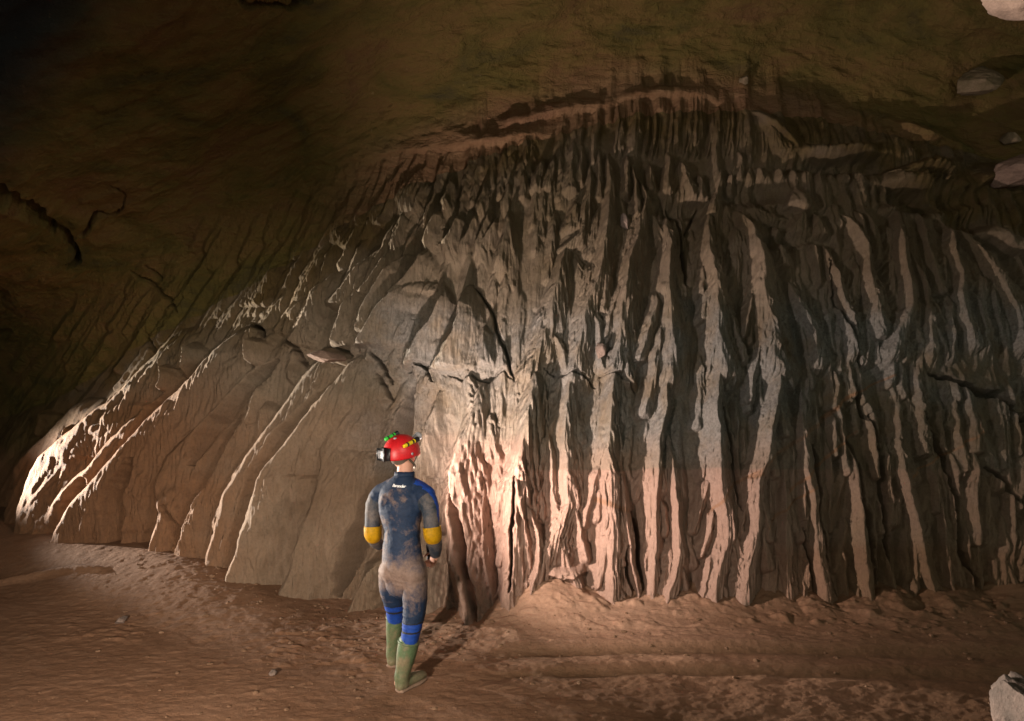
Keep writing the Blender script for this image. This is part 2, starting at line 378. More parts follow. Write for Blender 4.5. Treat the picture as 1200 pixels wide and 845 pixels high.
# branches that leave each crest and end in their own small peaks
for r in RIDGES:
    ps = sorted(r[0], key=lambda p: p[1]); y_0, y_1 = ps[0][1], ps[-1][1]
    if y_1 - y_0 < 70: continue
    ll = ps[0][0] < 440 and y_1 > 440
    xs_ = [p[0] for p in ps]; ys_ = [p[1] for p in ps]; y = y_0 + random.uniform(12, 30)
    while y < y_1 - 25:
        for sgn in ((1,) if ll else (1, -1)):
            if random.random() < .25: continue
            yy = y + random.uniform(-10, 10); x = float(np.interp(yy, ys_, xs_)); Lb = random.uniform(35, 95) * (.7 if ll else 1)
            lf = (yy - y_0) / (y_1 - y_0); drift = flow(x, yy) if not ll else -.35
            sp = sgn * random.uniform(.10, .30); off = sgn * random.uniform(3, 9)
            hh = r[3] * (.8 if ll else (.66 if x > 600 else .8)) * random.uniform(.62, .86) * min(1, .5 + lf)
            if ll and random.random() < .5: continue
            if ll: hh = r[3] * .9 * random.uniform(.55, .75); off = random.uniform(10, 24)
            pts = [(x + off, yy), (x + off + (drift + sp) * Lb * .5 + random.uniform(-2, 2), yy + Lb * .5), (x + off + (drift + sp) * Lb, yy + Lb)]
            ridge(pts, random.uniform(9, 15), random.uniform(11, 19), hh, .3, 14, 1.0, 1.4, .2)
        y += random.uniform(28, 52)
# rows of short teeth under the ledges
for x in range(1058, 1132, 9):
    ridge([(x + random.uniform(-2, 2), 178), (x + 1, 200)], 5, 6, random.uniform(.12, .22), .3, 4)
for x in range(730, 890, 8):
    xx = x + random.uniform(-3, 3); ridge([(xx, 108 + random.uniform(-4, 8)), (xx - 2, 150), (xx - 6, 168)], 4, 5, random.uniform(.05, .12), .3, 6)
for x in range(850, 900, 7):
    xx = x + random.uniform(-3, 3); ridge([(xx, 135), (xx + 2, 165)], 3, 4, random.uniform(.05, .1), .3, 6)
for x in range(1148, 1200, 9):
    xx = x + random.uniform(-3, 3); ridge([(xx, 222), (xx + 2, 255)], 4, 5, random.uniform(.08, .14), .3, 5)

# fine blades laid over the big ribs
H_main, LAT_main, TT_main = H, LAT.copy(), TT.copy()
H = np.zeros_like(H_main)
for k in range(3600):
    x = random.uniform(380, 1500) if k % 8 else random.uniform(-280, 380); te_ = float(top_edge(x)); fe = float(floor_edge(x))
    y = te_ + (fe - te_) * random.random() ** 1.15 - 8
    Lr = random.uniform(35, 130) * (.6 if y < 260 else 1); iy, ix = int(y - Y0c), int(x - X0)
    sp = (.30 if LAT_main[iy, ix] > 0 else -.22) * (1 - .8 * float(low_(x, y))) if x > 420 else .1
    d = flow(x, y) * .8 + sp + random.uniform(-.06, .06); pts = [(x, y), (x + d * Lr * .5 + random.uniform(-1, 1), y + Lr * .5), (x + d * Lr, y + Lr)]
    ridge(pts, random.uniform(3, 5.5), random.uniform(3.5, 6.5), random.uniform(.014, .042) * (.5 if x < 420 and y > 380 else 1), .4, 8, .9, .5, .2)
H_fine = H; H = H_main + H_fine * np.clip(H_main / .1, .3, 1) * (.35 + .65 * sstep(2, 9, np.abs(LAT_main))); LAT = LAT_main; TT = TT_main

# -- feathered flutes running down and away from every crest
Hs = H_main.copy()
al = np.where(LAT > 0, .42, .50).astype(np.float32)
leftzone = sstep(460, 400, GX) * sstep(360, 400, GY)
al = al * (1 - .3 * leftzone)
# vertical flutes low on the right (below the tide line)
low = sstep(500, 620, GY) * sstep(600, 720, GX)
al = al * (1 - .85 * low)
al = al * .70
phi = np.abs(LAT) * np.cos(al) - (GY - 560) * np.sin(al)
phi = phi + 5.5 * fbm(11, GX / 22, GY / 110, 3, .5) + 5 * fbm(61, GX / 60, GY / 90, 2)
def teeth(p, sh=1.0):
    s = np.abs((p % 1.0) - .5) * 2; return 1 - s ** sh
n2_ = fbm(25, GX / 26, GY / 60, 3); n3_ = fbm(27, GX / 18, GY / 40, 3)
amp = np.clip(.75 + 1.5 * n2_, .15, 1.6)
amp2 = np.clip(.6 + 1.6 * n3_, .1, 1.6)
fA = teeth(phi / 10.5, .8); fB = teeth(phi / 5.3 + 1.2 * fbm(31, GX / 13, GY / 38, 3), 1.0); fC = teeth((GX + .35 * LAT) / 4.4 + 2.2 * fbm(33, GX / 24, GY / 80, 3), 1.0)
boost = 1 + .7 * sstep(430, 480, GX) * sstep(660, 600, GX) * sstep(400, 450, GY)
env = boost * np.clip(Hs / .12, 0, 1) * (1 - .30 * leftzone) * (1 - .75 * sstep(170, 90, GX) * sstep(440, 480, GY))
smooth_zone = np.exp(-(((GX - 1160) / 60) ** 2 + ((GY - 432) / 22) ** 2) ** 2)
tip = sstep(0, 4, np.abs(LAT)) * (1 - leftzone) + sstep(2, 9, np.abs(LAT)) * leftzone
H += env * (.026 * amp * fA + .026 * amp2 * fB + .018 * fC) * (.3 + .7 * tip) * (1 - smooth_zone) - .03 * env
H = H * (1 - .8 * smooth_zone) + .10 * smooth_zone
# general roughness
fin = leftzone * np.clip(Hs / .15, 0, 1)
H += fin * (.05 * fbm(45, (GX + .55 * GY) / 30, GY / 120, 3) + .02 * fbm(46, (GX + .25 * GY) / 7, GY / 60, 3, .6))
H += .05 * fbm(41, GX / 90, GY / 90, 4) + .010 * fbm(51, GX / 9, GY / 16, 3, .6)

# -- ledges and cracks
def seg_field(pts, rad):
    """distance to a polyline and position along it, within rad, as (slice, d, t)"""
    xs = [p[0] for p in pts]; ys = [p[1] for p in pts]
    c0 = max(0, int(min(xs) - X0 - rad)); c1 = min(WX, int(max(xs) - X0 + rad)); r0 = max(0, int(min(ys) - Y0c - rad)); r1 = min(WY, int(max(ys) - Y0c + rad))
    sl = (slice(r0, r1), slice(c0, c1)); gxx = GX[sl] + 1.2 * warpx[sl]; gyy = GY[sl] + 1.6 * np.roll(warpx, 40, 1)[sl]
    best = np.full(gxx.shape, 1e9, np.float32); tb = np.zeros_like(best); sd = np.zeros_like(best)
    n = len(pts) - 1
    for i in range(n):
        ax, ay = pts[i][:2]; bx, by = pts[i + 1][:2]; dx, dy = bx - ax, by - ay; L2 = dx * dx + dy * dy + 1e-6
        t = np.clip(((gxx - ax) * dx + (gyy - ay) * dy) / L2, 0, 1)
        ex = gxx - ax - t * dx; ey = gyy - ay - t * dy
        d = np.sqrt(ex * ex + ey * ey); m = d < best
        best = np.where(m, d, best); tb = np.where(m, (i + t) / n, tb); sd = np.where(m, np.sign(ey) * d, sd)
    return sl, best, tb, sd
HC = np.zeros_like(H)
def crack(pts, w, depth):
    sl, d, t, _ = seg_field(pts, w * 3 + 4)
    ww = w * np.clip(np.sin(np.pi * np.clip(t, .03, .97)) ** .5, .2, 1)
    HC[sl] = np.minimum(HC[sl], -depth * np.clip(1.35 - d / ww, 0, 1))
def ledge(pts, w, h):
    sl, d, t, sd = seg_field(pts, w * 3 + 6)
    e = np.clip(np.sin(np.pi * np.clip(t, .02, .98)) ** .4, 0, 1)
    wv = np.where(sd > 0, w * .45, w * 2.2)
    H[sl] = np.maximum(H[sl], H[sl] * .4 + h * e * np.clip(1 - (d / wv) ** 2, 0, 1))
for c_ in [
 ([(290,470),(262,520),(245,570),(228,645)], 9, .32), ([(398,432),(370,470),(340,515),(318,560),(300,620),(288,665)], 10, .36),
 ([(478,450),(462,520),(440,580),(415,650),(400,695)], 10, .34), ([(262,400),(225,440),(190,480),(160,530)], 8, .26), ([(318,420),(285,460),(255,500),(235,545)], 8, .28),
 ([(120,560),(105,600),(95,640)], 7, .26), ([(180,540),(160,590),(150,650)], 7, .24),
 ([(993,486),(1012,541),(1020,603),(1034,662),(1039,718)], 3.4, .30), ([(1026,482),(1041,541),(1047,625),(1059,677),(1062,708)], 3.0, .25),
 ([(1092,486),(1122,541),(1133,585),(1136,647),(1155,684),(1161,716)], 3.2, .28), ([(1096,435),(1133,447),(1177,460),(1200,481),(1230,500)], 3.5, .25),
 ([(1165,548),(1185,562),(1205,590)], 2.5, .18), ([(1005,430),(1015,470),(1026,490)], 2.0, .15),
 ([(430,410),(445,428),(452,445)], 2.4, .2), ([(325,392),(340,408),(347,430)], 2.6, .22), ([(285,374),(297,380),(303,392)], 2.4, .2),
 ([(472,430),(485,424),(497,430),(503,446)], 2.4, .2), ([(433,432),(443,448),(452,465)], 2.4, .2), ([(520,436),(535,442),(552,437),(570,442),(590,430),(604,445)], 1.7, .08),
 ([(555,330),(572,352),(585,385),(598,425),(604,442)], 2.4, .12), ([(530,560),(537,590),(545,640),(558,700),(562,725)], 3.2, .26),
 ([(640,430),(655,440),(668,433),(690,440),(700,450)], 1.6, .07), ([(705,436),(730,436),(748,455)], 1.6, .07), ([(744,600),(752,650),(757,720)], 3.0, .22),
 ([(736,640),(742,690),(748,728)], 2.6, .22), ([(216,590),(224,610),(230,652)], 3.0, .22), ([(788,231),(800,250),(806,290),(808,330)], 2.0, .12),
 ([(975,300),(985,340),(1005,390),(1018,430)], 2.2, .14), ([(146,322),(172,336),(190,350),(199,360)], 2.0, .15), ([(163,315),(180,330)], 1.8, .12),
 ([(160,385),(165,400),(172,418)], 2.2, .10), ([(462,640),(440,668),(424,700)], 3.0, .2), ([(604,560),(599,620),(598,690)], 2.4, .2),
 ([(825,232),(808,262)], 1.5, .08), ([(850,470),(865,540),(870,600)], 2.0, .12), ([(960,520),(966,600),(985,700)], 2.2, .16), ([(945,620),(955,660),(962,712)], 2.0, .14),
]: crack(*c_)
for l_ in [
 ([(850,104),(815,103),(790,103),(760,104),(725,107)], 6, .15), ([(722,112),(700,116),(675,118),(640,128),(600,137),(582,140)], 6, .15),
 ([(560,150),(540,152),(510,150),(470,152),(430,156)], 7, .13), ([(650,145),(620,150),(590,152),(555,158),(510,164),(480,168),(450,176),(400,188),(350,198),(300,222)], 8, .14),
 ([(885,116),(905,132),(925,150),(945,164)], 7, .13), ([(1044,125),(1070,136),(1100,148),(1150,160)], 9, .30), ([(945,166),(975,172),(1010,170),(1040,168)], 6, .2),
 ([(1060,196),(1090,194),(1130,190)], 7, .28), ([(1158,208),(1180,200),(1215,205)], 14, .34), ([(1150,268),(1175,282),(1215,300)], 10, .3),
 ([(925,228),(945,240),(958,240)], 14, .2), ([(1040,205),(1090,212),(1120,232)], 9, .26), ([(370,416),(385,421),(402,424)], 7, .34), ([(430,388),(445,396),(455,397)], 5, .12),
 ([(640,672),(660,680),(690,672)], 8, .25),
]: ledge(*l_)
# dark hollows under the ledges
for (x, y, a, b_, dpt) in [(1000,180,70,10,.22),(1100,222,55,14,.26),(880,215,40,14,.15),(930,275,40,8,.12),(800,235,30,10,.12),(1140,250,30,14,.16)]:
    H -= dpt * np.exp(-((((GX - x) / a) ** 2 + ((GY - y) / b_) ** 2) ** 1.5))
H = H + HC

def samp(A_, px, py):
    x = np.clip(px - X0, 0, WX - 1.01); y = np.clip(py - Y0c, 0, WY - 1.01)
    xi = x.astype(np.int32); yi = y.astype(np.int32); fx = x - xi; fy = y - yi
    return (A_[yi, xi] * (1 - fx) + A_[yi, xi + 1] * fx) * (1 - fy) + (A_[yi + 1, xi] * (1 - fx) + A_[yi + 1, xi + 1] * fx) * fy
HV = samp(H, PX, PY).astype(np.float32)
# the ribs die out in the roof; the roof has its own broad folds and cracks
sarc = np.concatenate([(VW[:, None] - 1) * (ZT - z0), np.broadcast_to(CL[1:, None], (len(CL) - 1, len(US)))], 0)
te = top_edge(PX)
rib = sstep(-85, 16, PY - te + 22 * fbm(131, PX / 60, PY / 40, 3)) * sstep(1.9, .7, sarc)
Xs, Ys, Zs = B[..., 0], B[..., 1], B[..., 2]
roofn = .20 * fbm(71, Xs / 1.6 + .2 * Ys, (sarc) / 1.1, 4) + .05 * fbm(81, Xs / .8 + 3, sarc / .28 + .5 * Xs, 4, .55, True) + .030 * fbm(91, Xs / .25, sarc / .10 + Xs * 1.2, 5, .65)
edgeband = np.exp(-((PY - te + 25) / 30) ** 2) * .035 * fbm(95, PX / 40, PY / 7, 3, .5, True)
roofn = roofn + edgeband * sstep(1.6, .8, sarc)
roofc = np.zeros_like(HV)
WXF = PX + 5 * fbm(101, PX / 14, PY / 14, 3); WYF = PY + 5 * fbm(111, PX / 14, PY / 14, 3)
def vcrack(pts, w, depth, step=0):
    """deep crack in the roof; step lifts the slab on its lower-left side"""
    best = np.full(PX.shape, 1e9, np.float32); tb = np.zeros(PX.shape, np.float32)
    n = len(pts) - 1; wx, wy = WXF, WYF
    for i in range(n):
        ax, ay = pts[i]; bx, by = pts[i + 1]; dx, dy = bx - ax, by - ay; L2 = dx * dx + dy * dy
        t = np.clip(((wx - ax) * dx + (wy - ay) * dy) / L2, 0, 1); d = np.hypot(wx - ax - t * dx, wy - ay - t * dy)
        m = d < best; best = np.where(m, d, best); tb = np.where(m, (i + t) / n, tb)
    ww = w * np.clip(np.sin(np.pi * np.clip(.25 + tb * .72, .03, .97)), .25, 1)
    return -depth * np.clip(1.4 - best / ww, 0, 1)
win = (PX > -330) & (PX < 1500) & (Qy > 1)
roofc += vcrack([(-120,200),(-40,222),(0,238),(30,255),(48,268),(62,285),(80,298),(89,314),(74,325)], 8.0, .45)
roofc += vcrack([(93,291),(103,279),(118,270),(135,266),(148,250)], 2.4, .22)
roofc += vcrack([(130,236),(146,244),(150,250)], 1.6, .1)
roofc += vcrack([(275,-6),(285,14),(300,24),(345,27),(368,16),(372,-6)], 3.0, .3)
roofc = np.where(win, roofc, 0)
slab = sstep(0, 20, 238 - PY * 0 + (PY - 238) * 0 + (62 - PX)) * sstep(250, 275, PY + (70 - PX) * .35) * sstep(360, 335, PY)
HV = HV * rib + roofn * (1 - rib) + roofc * (1 - .7 * rib) + .10 * slab * (1 - rib)
HV = HV * sstep(0.0, .06, (Zs + .35)) if False else HV
V = B + N * HV[..., None]

# -- stains and colour zones of the rock
zz = V[..., 2]; nz = fbm(121, PX / 80, PY / 50, 4)
a_grey = (sstep(.95, 1.75, zz + .5 * nz) * sstep(3.15, 2.55, zz + .35 * nz + np.where(PX > 900, -.1, 0)) * sstep(395, 450, PX + 20 * nz)) * (1 - .65 * np.exp(-(((PX - 580) / 110) ** 2 + ((PY - 520) / 80) ** 2)))
a_grey = np.maximum(a_grey, .8 * np.exp(-(((PX - 60) / 75) ** 2 + ((PY - 425) / 45) ** 2) ** 2))
a_pink = sstep(1.85, 1.25, zz + .45 * nz) * sstep(480, 560, PX) * (.6 + .4 * sstep(1000, 800, PX)) + .5 * sstep(2.7, 3.4, zz + .3 * nz) * sstep(650, 750, PX)
tide = sstep(548, 551, PY + 3 * nz)
a_pink = np.clip(a_pink * (.35 + .65 * np.maximum(tide, sstep(640, 600, PX))), 0, 1)
a_rust = (.35 * sstep(520, 420, PX + 60 * nz) + .65 * sstep(350, 190, PX + 60 * nz)) * sstep(380, 520, PY + 60 * nz) + .55 * sstep(625, 650, PY + 10 * nz) * sstep(850, 950, PX)
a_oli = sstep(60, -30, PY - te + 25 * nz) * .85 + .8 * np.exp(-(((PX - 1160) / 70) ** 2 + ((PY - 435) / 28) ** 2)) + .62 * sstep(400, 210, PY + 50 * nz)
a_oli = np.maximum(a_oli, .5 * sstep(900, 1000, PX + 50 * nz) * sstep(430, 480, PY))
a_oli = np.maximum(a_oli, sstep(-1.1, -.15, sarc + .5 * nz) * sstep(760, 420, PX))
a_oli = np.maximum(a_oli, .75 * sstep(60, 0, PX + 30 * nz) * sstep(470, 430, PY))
vein = np.zeros_like(PX)
for (ax, ay, bx, by, w) in [(830,600,905,535,1.6),(905,535,1010,460,2.0),(930,580,1010,500,1.5),(880,560,890,556,3),(700,585,735,598,2.5),(1000,465,1060,440,1.2),(1080,560,1160,500,1.3),(900,620,960,570,1.2)]:
    dx, dy = bx - ax, by - ay; L2 = dx * dx + dy * dy; wx = PX + 4 * nz; wy = PY + 6 * nz
    t = np.clip(((wx - ax) * dx + (wy - ay) * dy) / L2, 0, 1); d = np.hypot(wx - ax - t * dx, wy - ay - t * dy)
    vein = np.maximum(vein, np.clip(1.6 - d / w, 0, 1) * (.6 + .4 * (nz > -.2)))
cl = lambda a: np.clip(a, 0, 1)
def cut(a, lo, hi): return a[lo:hi]
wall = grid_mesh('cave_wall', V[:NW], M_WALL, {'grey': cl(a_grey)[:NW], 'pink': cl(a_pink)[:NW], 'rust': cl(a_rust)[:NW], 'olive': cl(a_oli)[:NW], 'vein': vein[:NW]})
tag(wall, 'tall clay wall carved into rows of sharp ribs and flutes behind the caver', 'cave wall', kind='structure')
c_grey = sstep(130, -20, PX + .75 * PY - 80)  # ceiling colour drops to near black towards the upper left
c_rust = .8 * sstep(-60, -10, PY - te + 12 * nz) * sstep(320, 480, PX)
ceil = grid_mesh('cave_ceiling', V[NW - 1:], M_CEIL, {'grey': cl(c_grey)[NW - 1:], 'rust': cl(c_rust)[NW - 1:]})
tag(ceil, 'dark muddy rock ceiling sloping down to the left above the ribs', 'cave ceiling', kind='structure')


# plain rock side of the passage, beyond the left edge of the photo
sy, sz = np.meshgrid(np.linspace(-8, 17, 160), np.linspace(-.6, 11, 90))
sx = -12.2 - .10 * (sy - 12) + .9 * fbm(401, sy / 2.2, sz / 1.8, 5) + .05 * sz
side_rock = grid_mesh('side_wall', np.stack([sx, sy, sz], -1), M_CEIL, {'grey': np.zeros_like(sx), 'rust': np.zeros_like(sx)})
tag(side_rock, 'dark bare rock side of the cave passage far to the left', 'cave wall', kind='structure')

# surface lookup (for things that sit on the wall)
def on_wall(px, py):
    Vp = V[::3, ::3]; yy = np.maximum(Vp[..., 1], .8)
    qx = 600 + Vp[..., 0] * F / yy; qy = 422.5 - (Vp[..., 2] - CAM_Z) * F / yy
    d = (qx - px) ** 2 + (qy - py) ** 2 + np.where(Vp[..., 1] < 3, 1e9, 0)
    i = np.unravel_index(np.argmin(d), d.shape); return Vector(Vp[i])

# ------------------------------------------------------------------ floor
def floor_z(x, y):
    yb = np.interp(x, US, YB[0])
    dist = yb - y                                    # metres in front of the wall
    z = .02 * fbm(201, x / 1.5, y / 1.5, 3) + .018 * (.22 + .78 * sstep(-2.0, -.5, x)) * fbm(211, x / .35, y / .22, 4, .55) + .006 * fbm(221, x / .07, y / .05, 3, .6)
    bank = np.clip(1 - dist / 1.0, 0, 1.3)
    z = z + bank ** 1.7 * (.13 + .06 * fbm(231, x / .5, y / .5, 3)) * sstep(-1.2, 0, x)
    z = z + .17 * np.exp(-(((x - .34) / .42) ** 2 + ((y - 6.28) / .34) ** 2))        # mud cone at the foot of the wall
    # scalloped heaps between the ribs on the right
    z = z + .07 * np.abs(np.sin(x * 6.3 + 1.3 * np.sin(x * 2.1))) * np.clip(1 - dist / .55, 0, 1) * sstep(.8, 1.4, x)
    # two trodden grooves on the right
    for yy, w, dp in ((5.40, .085, .030), (5.02, .07, .026)):
        yc = yy + .05 * np.sin(x * 1.1) + .03 * x * .3
        z = z - dp * np.exp(-((y - yc) / w) ** 2) * sstep(-.5, .3, x) + dp * .5 * np.exp(-((y - yc - w * 2) / w) ** 2) * sstep(-.5, .3, x)
    # left: low bank and rubble
    z = z + .27 * sstep(1.7, .5, dist) * sstep(-1.2, -3.8, x)
    lum = np.clip(fbm(241, x / .16, y / .10, 3, .6), 0, 1)
    z = z + .05 * lum * np.exp(-(((x + 1.5) / .8) ** 2 + ((y - 5.5) / .45) ** 2)) + .03 * lum * np.exp(-(((x + 3.4) / .7) ** 2 + ((y - 5.9) / .4) ** 2))
    z = z + .05 * lum * sstep(1.1, .3, dist) * sstep(-.6, .4, x)
    rid = np.exp(-((y - (7.0 + .10 * np.sin(x * 2.3))) / .05) ** 2) * sstep(-4.1, -4.4, x)
    z = z + .05 * rid
    z = z + .62 * np.exp(-(((x + 7.3) / .4) ** 2 + ((y - 6.15) / 1.2) ** 6))      # unseen hump added off the left edge to keep flash light off the floor
    # pressed flat under the feet
    for fx, fy in ((-.73, 4.86), (-.90, 5.28)):
        k = np.exp(-(((x - fx) / .16) ** 2 + ((y - fy) / .2) ** 2) ** 2); z = z * (1 - k) + 0.0 * k
    # behind the wall line keep it low and plain
    return z
fx_ = lines([(-30, -8, 1.0), (-8, -5.4, .04), (-5.4, 4.6, .0115), (4.6, 7, .05), (7, 30, 1.0)])
fy_ = lines([(-14, 3, .6), (3, 4.2, .05), (4.2, 7.0, .0105), (7.0, 9.6, .018), (9.6, 11, .1), (11, 24, 1.0)])
FX, FY = np.meshgrid(fx_, fy_)
FZ = floor_z(FX, FY)
fpx = 600 + FX * F / np.maximum(FY, .8); fpy = 422.5 + (CAM_Z - FZ) * F / np.maximum(FY, .8)
fn = fbm(251, FX / .6, FY / .4, 4)
f_pink = np.clip(1.1 * np.exp(-(((FX - .4) / 1.5) ** 2 + ((FY - 6.2) / .75) ** 2)) + .3 * fn * sstep(5.0, 6.0, FY), 0, 1)
f_dark = np.zeros_like(FX)  # darker brown along the two grooves and towards the right
for yy, w in ((5.40, .10), (5.02, .08)):
    yc = yy + .05 * np.sin(FX * 1.1) + .03 * FX * .3
    f_dark += np.exp(-((FY - yc) / w) ** 2) * sstep(-.5, .3, FX)
f_dark = np.clip(f_dark + .9 * sstep(2.0, 4.5, FX + fn), 0, 1)
fl = grid_mesh('cave_floor', np.stack([FX, FY, FZ], -1), M_FLOOR, {'pink': f_pink, 'dark_tone': f_dark})
tag(fl, 'brown trodden mud floor of the cave passage', 'cave floor', kind='structure')
def fz(x, y): return float(floor_z(np.array([[float(x)]]), np.array([[float(y)]]))[0, 0])

# ------------------------------------------------------------------ loose rocks
def rock(name, loc, size, seed, mat, label, cat, cuts=5, rot=(0, 0, 0), flutes=0, sub=5, group=None, angular=.5):
    bm = bmesh.new(); bmesh.ops.create_icosphere(bm, subdivisions=sub, radius=1)
    r = random.Random(seed); planes = []
    for i in range(cuts * 3):
        n = Vector((r.gauss(0, 1), r.gauss(0, 1), r.gauss(0, 1))).normalized(); planes.append((n, r.uniform(angular, .92)))
    q = np.array([v.co[:] for v in bm.verts])
    for n, d in planes:
        k = np.maximum(q @ np.array(n[:]) - d, 0); q = q - np.outer(k * .93, np.array(n[:]))
    nn = fbm(seed, q[:, 0] * 3 + seed, q[:, 1] * 3 + q[:, 2] * 2.1, 4); q = q * (1 + .07 * nn + .05 * fbm(seed + 3, q[:, 0] * 9 + q[:, 1] * 4, q[:, 2] * 9 - q[:, 1] * 5, 4, .65))[:, None]
    if flutes:
        s_ = np.abs(((q[:, 0] * flutes + .25 * q[:, 2] * flutes + .3 * np.sin(q[:, 2] * 4)) % 1) - .5) * 2
        q = q * (1 - .09 * s_ ** 3)[:, None]
    q = q * np.array(size)
    for v, c_ in zip(bm.verts, q): v.co = Vector(c_)
    bmesh.ops.rotate(bm, verts=bm.verts, cent=(0, 0, 0), matrix=Matrix.Rotation(rot[2], 3, 'Z') @ Matrix.Rotation(rot[1], 3, 'Y') @ Matrix.Rotation(rot[0], 3, 'X'))
    me = bpy.data.meshes.new(name); bm.to_mesh(me); bm.free()
    for p in me.polygons: p.use_smooth = True
    me.materials.append(mat); o = bpy.data.objects.new(name, me); o.location = loc; link(o)
    return tag(o, label, cat, group)
M_R1 = rock_material('grey_pink_rock', (.15, .12, .10), (.27, .20, .165))
M_R2 = rock_material('pink_rock', (.19, .13, .10), (.31, .215, .165))
M_R3 = rock_material('muddy_rock', (.11, .09, .045), (.27, .20, .13))
rock('boulder', P(1222, 866, 4.15), (.30, .34, .42), 5, M_R1, 'fluted grey boulder on the mud floor at the lower right corner', 'boulder', rot=(0, R(22), R(20)), flutes=3.2, sub=6)
pw = on_wall(1133, 105); rock('boulder', pw + Vector((0, -.22, 0)), (.30, .30, .19), 11, M_R3, 'muddy rounded boulder stuck high on the wall near the upper right corner', 'boulder', rot=(0, R(12), 0), sub=5)
pw = on_wall(1186, 203); rock('rock_slab', pw + Vector((.1, -.10, 0)), (.46, .3, .20), 17, M_R2, 'pink rock slab with dark underside jutting out at the right edge of the wall', 'rock slab', rot=(0, R(-12), 0), sub=5)
pw = on_wall(1176, 164); rock('stone', pw + Vector((0, -.05, 0)), (.13, .12, .08), 19, M_R3, 'small muddy stone between the high boulder and the pink slab', 'stone', rot=(0, R(20), 0), sub=4)
rock('roof_rock', P(1200, -14, 5.6), (.36, .4, .15), 23, M_R2, 'pink rock hanging from the ceiling in the top right corner', 'rock', rot=(0, R(22), 0), sub=5)
pw = on_wall(386, 421); rock('wedged_block', pw + Vector((0, -.10, 0)), (.23, .15, .075), 29, M_R2, 'flat pink block wedged between two leaning ribs left of the red helmet', 'rock block', rot=(0, R(13), R(-10)), sub=5, angular=.45)
pw = on_wall(704, 411); rock('wedged_block', pw + Vector((0, -.03, 0)), (.055, .07, .13), 31, M_R1, 'small upright block lodged between ribs in the middle of the wall', 'rock block', rot=(0, R(10), 0), sub=4, angular=.45)
pw = on_wall(732, 262); rock('wedged_block', pw + Vector((0, -.05, 0)), (.07, .06, .10), 33, M_R1, 'cracked pale block caught in the ribs above the middle of the wall', 'rock block', sub=4, angular=.45)
pw = on_wall(872, 96); rock('stone', pw + Vector((0, -.04, 0)), (.07, .07, .05), 37, M_R3, 'single pale stone perched on the topmost ledge of the ribs', 'stone', sub=4)
def gstone(px, py, Yd, s, seed, label):
    x = (px - 600) * Yd / F; rock('stone', (x, Yd, fz(x, Yd) + s * .22), (s, s * .8, s * .55), seed, M_R1, label, 'stone', sub=4, rot=(0, 0, seed))
gstone(640, 792, 5.03, .035, 41, 'small stone in the mud right of the boots') if False else None
gstone(320, 792, 5.03, .045, 43, 'fist sized stone half sunk in mud left of the boots')
gstone(142, 727, 6.05, .07, 45, 'pale lit clod of clay on the mud at the far left')
gstone(415, 700, 6.5, .05, 47, 'small stone at the foot of the wall behind the left boot') if False else None

# crumbs and clods of clay strewn over the floor
bm = bmesh.new(); cr = np.random.default_rng(99)
NCL = 800
cxs = np.where(cr.random(NCL) < .55, cr.uniform(-4.2, 4.8, NCL), cr.normal(-1.6, .9, NCL)); ybs = np.interp(cxs, US, YB[0]) - .45
cys = np.where(cr.random(NCL) < .6, ybs - np.abs(cr.normal(0, .45, NCL)), cr.uniform(4.3, 6.3, NCL)); cys = np.minimum(cys, ybs + .1)
czs = floor_z(cxs[None, :], cys[None, :])[0]; rad = .005 + .016 * cr.random(NCL) ** 4
for x_, y_, z_, r_ in zip(cxs, cys, czs, rad):
    g = bmesh.ops.create_icosphere(bm, subdivisions=1, radius=1); sx, sy, sz = r_ * random.uniform(.8, 1.6), r_ * random.uniform(.7, 1.3), r_ * random.uniform(.45, .8)
    for v in g['verts']: v.co = Vector((x_ + v.co.x * sx * random.uniform(.75, 1.2), y_ + v.co.y * sy * random.uniform(.75, 1.2), z_ + r_ * .15 + v.co.z * sz * random.uniform(.8, 1.1)))
me = bpy.data.meshes.new('clay_crumbs'); bm.to_mesh(me); bm.free(); me.materials.append(rock_material('clay_crumb', (.16, .09, .05), (.27, .17, .105)))
tag(link(bpy.data.objects.new('clay_crumbs', me)), 'small crumbs of brown clay scattered over the mud floor', 'clay crumbs', kind='stuff')

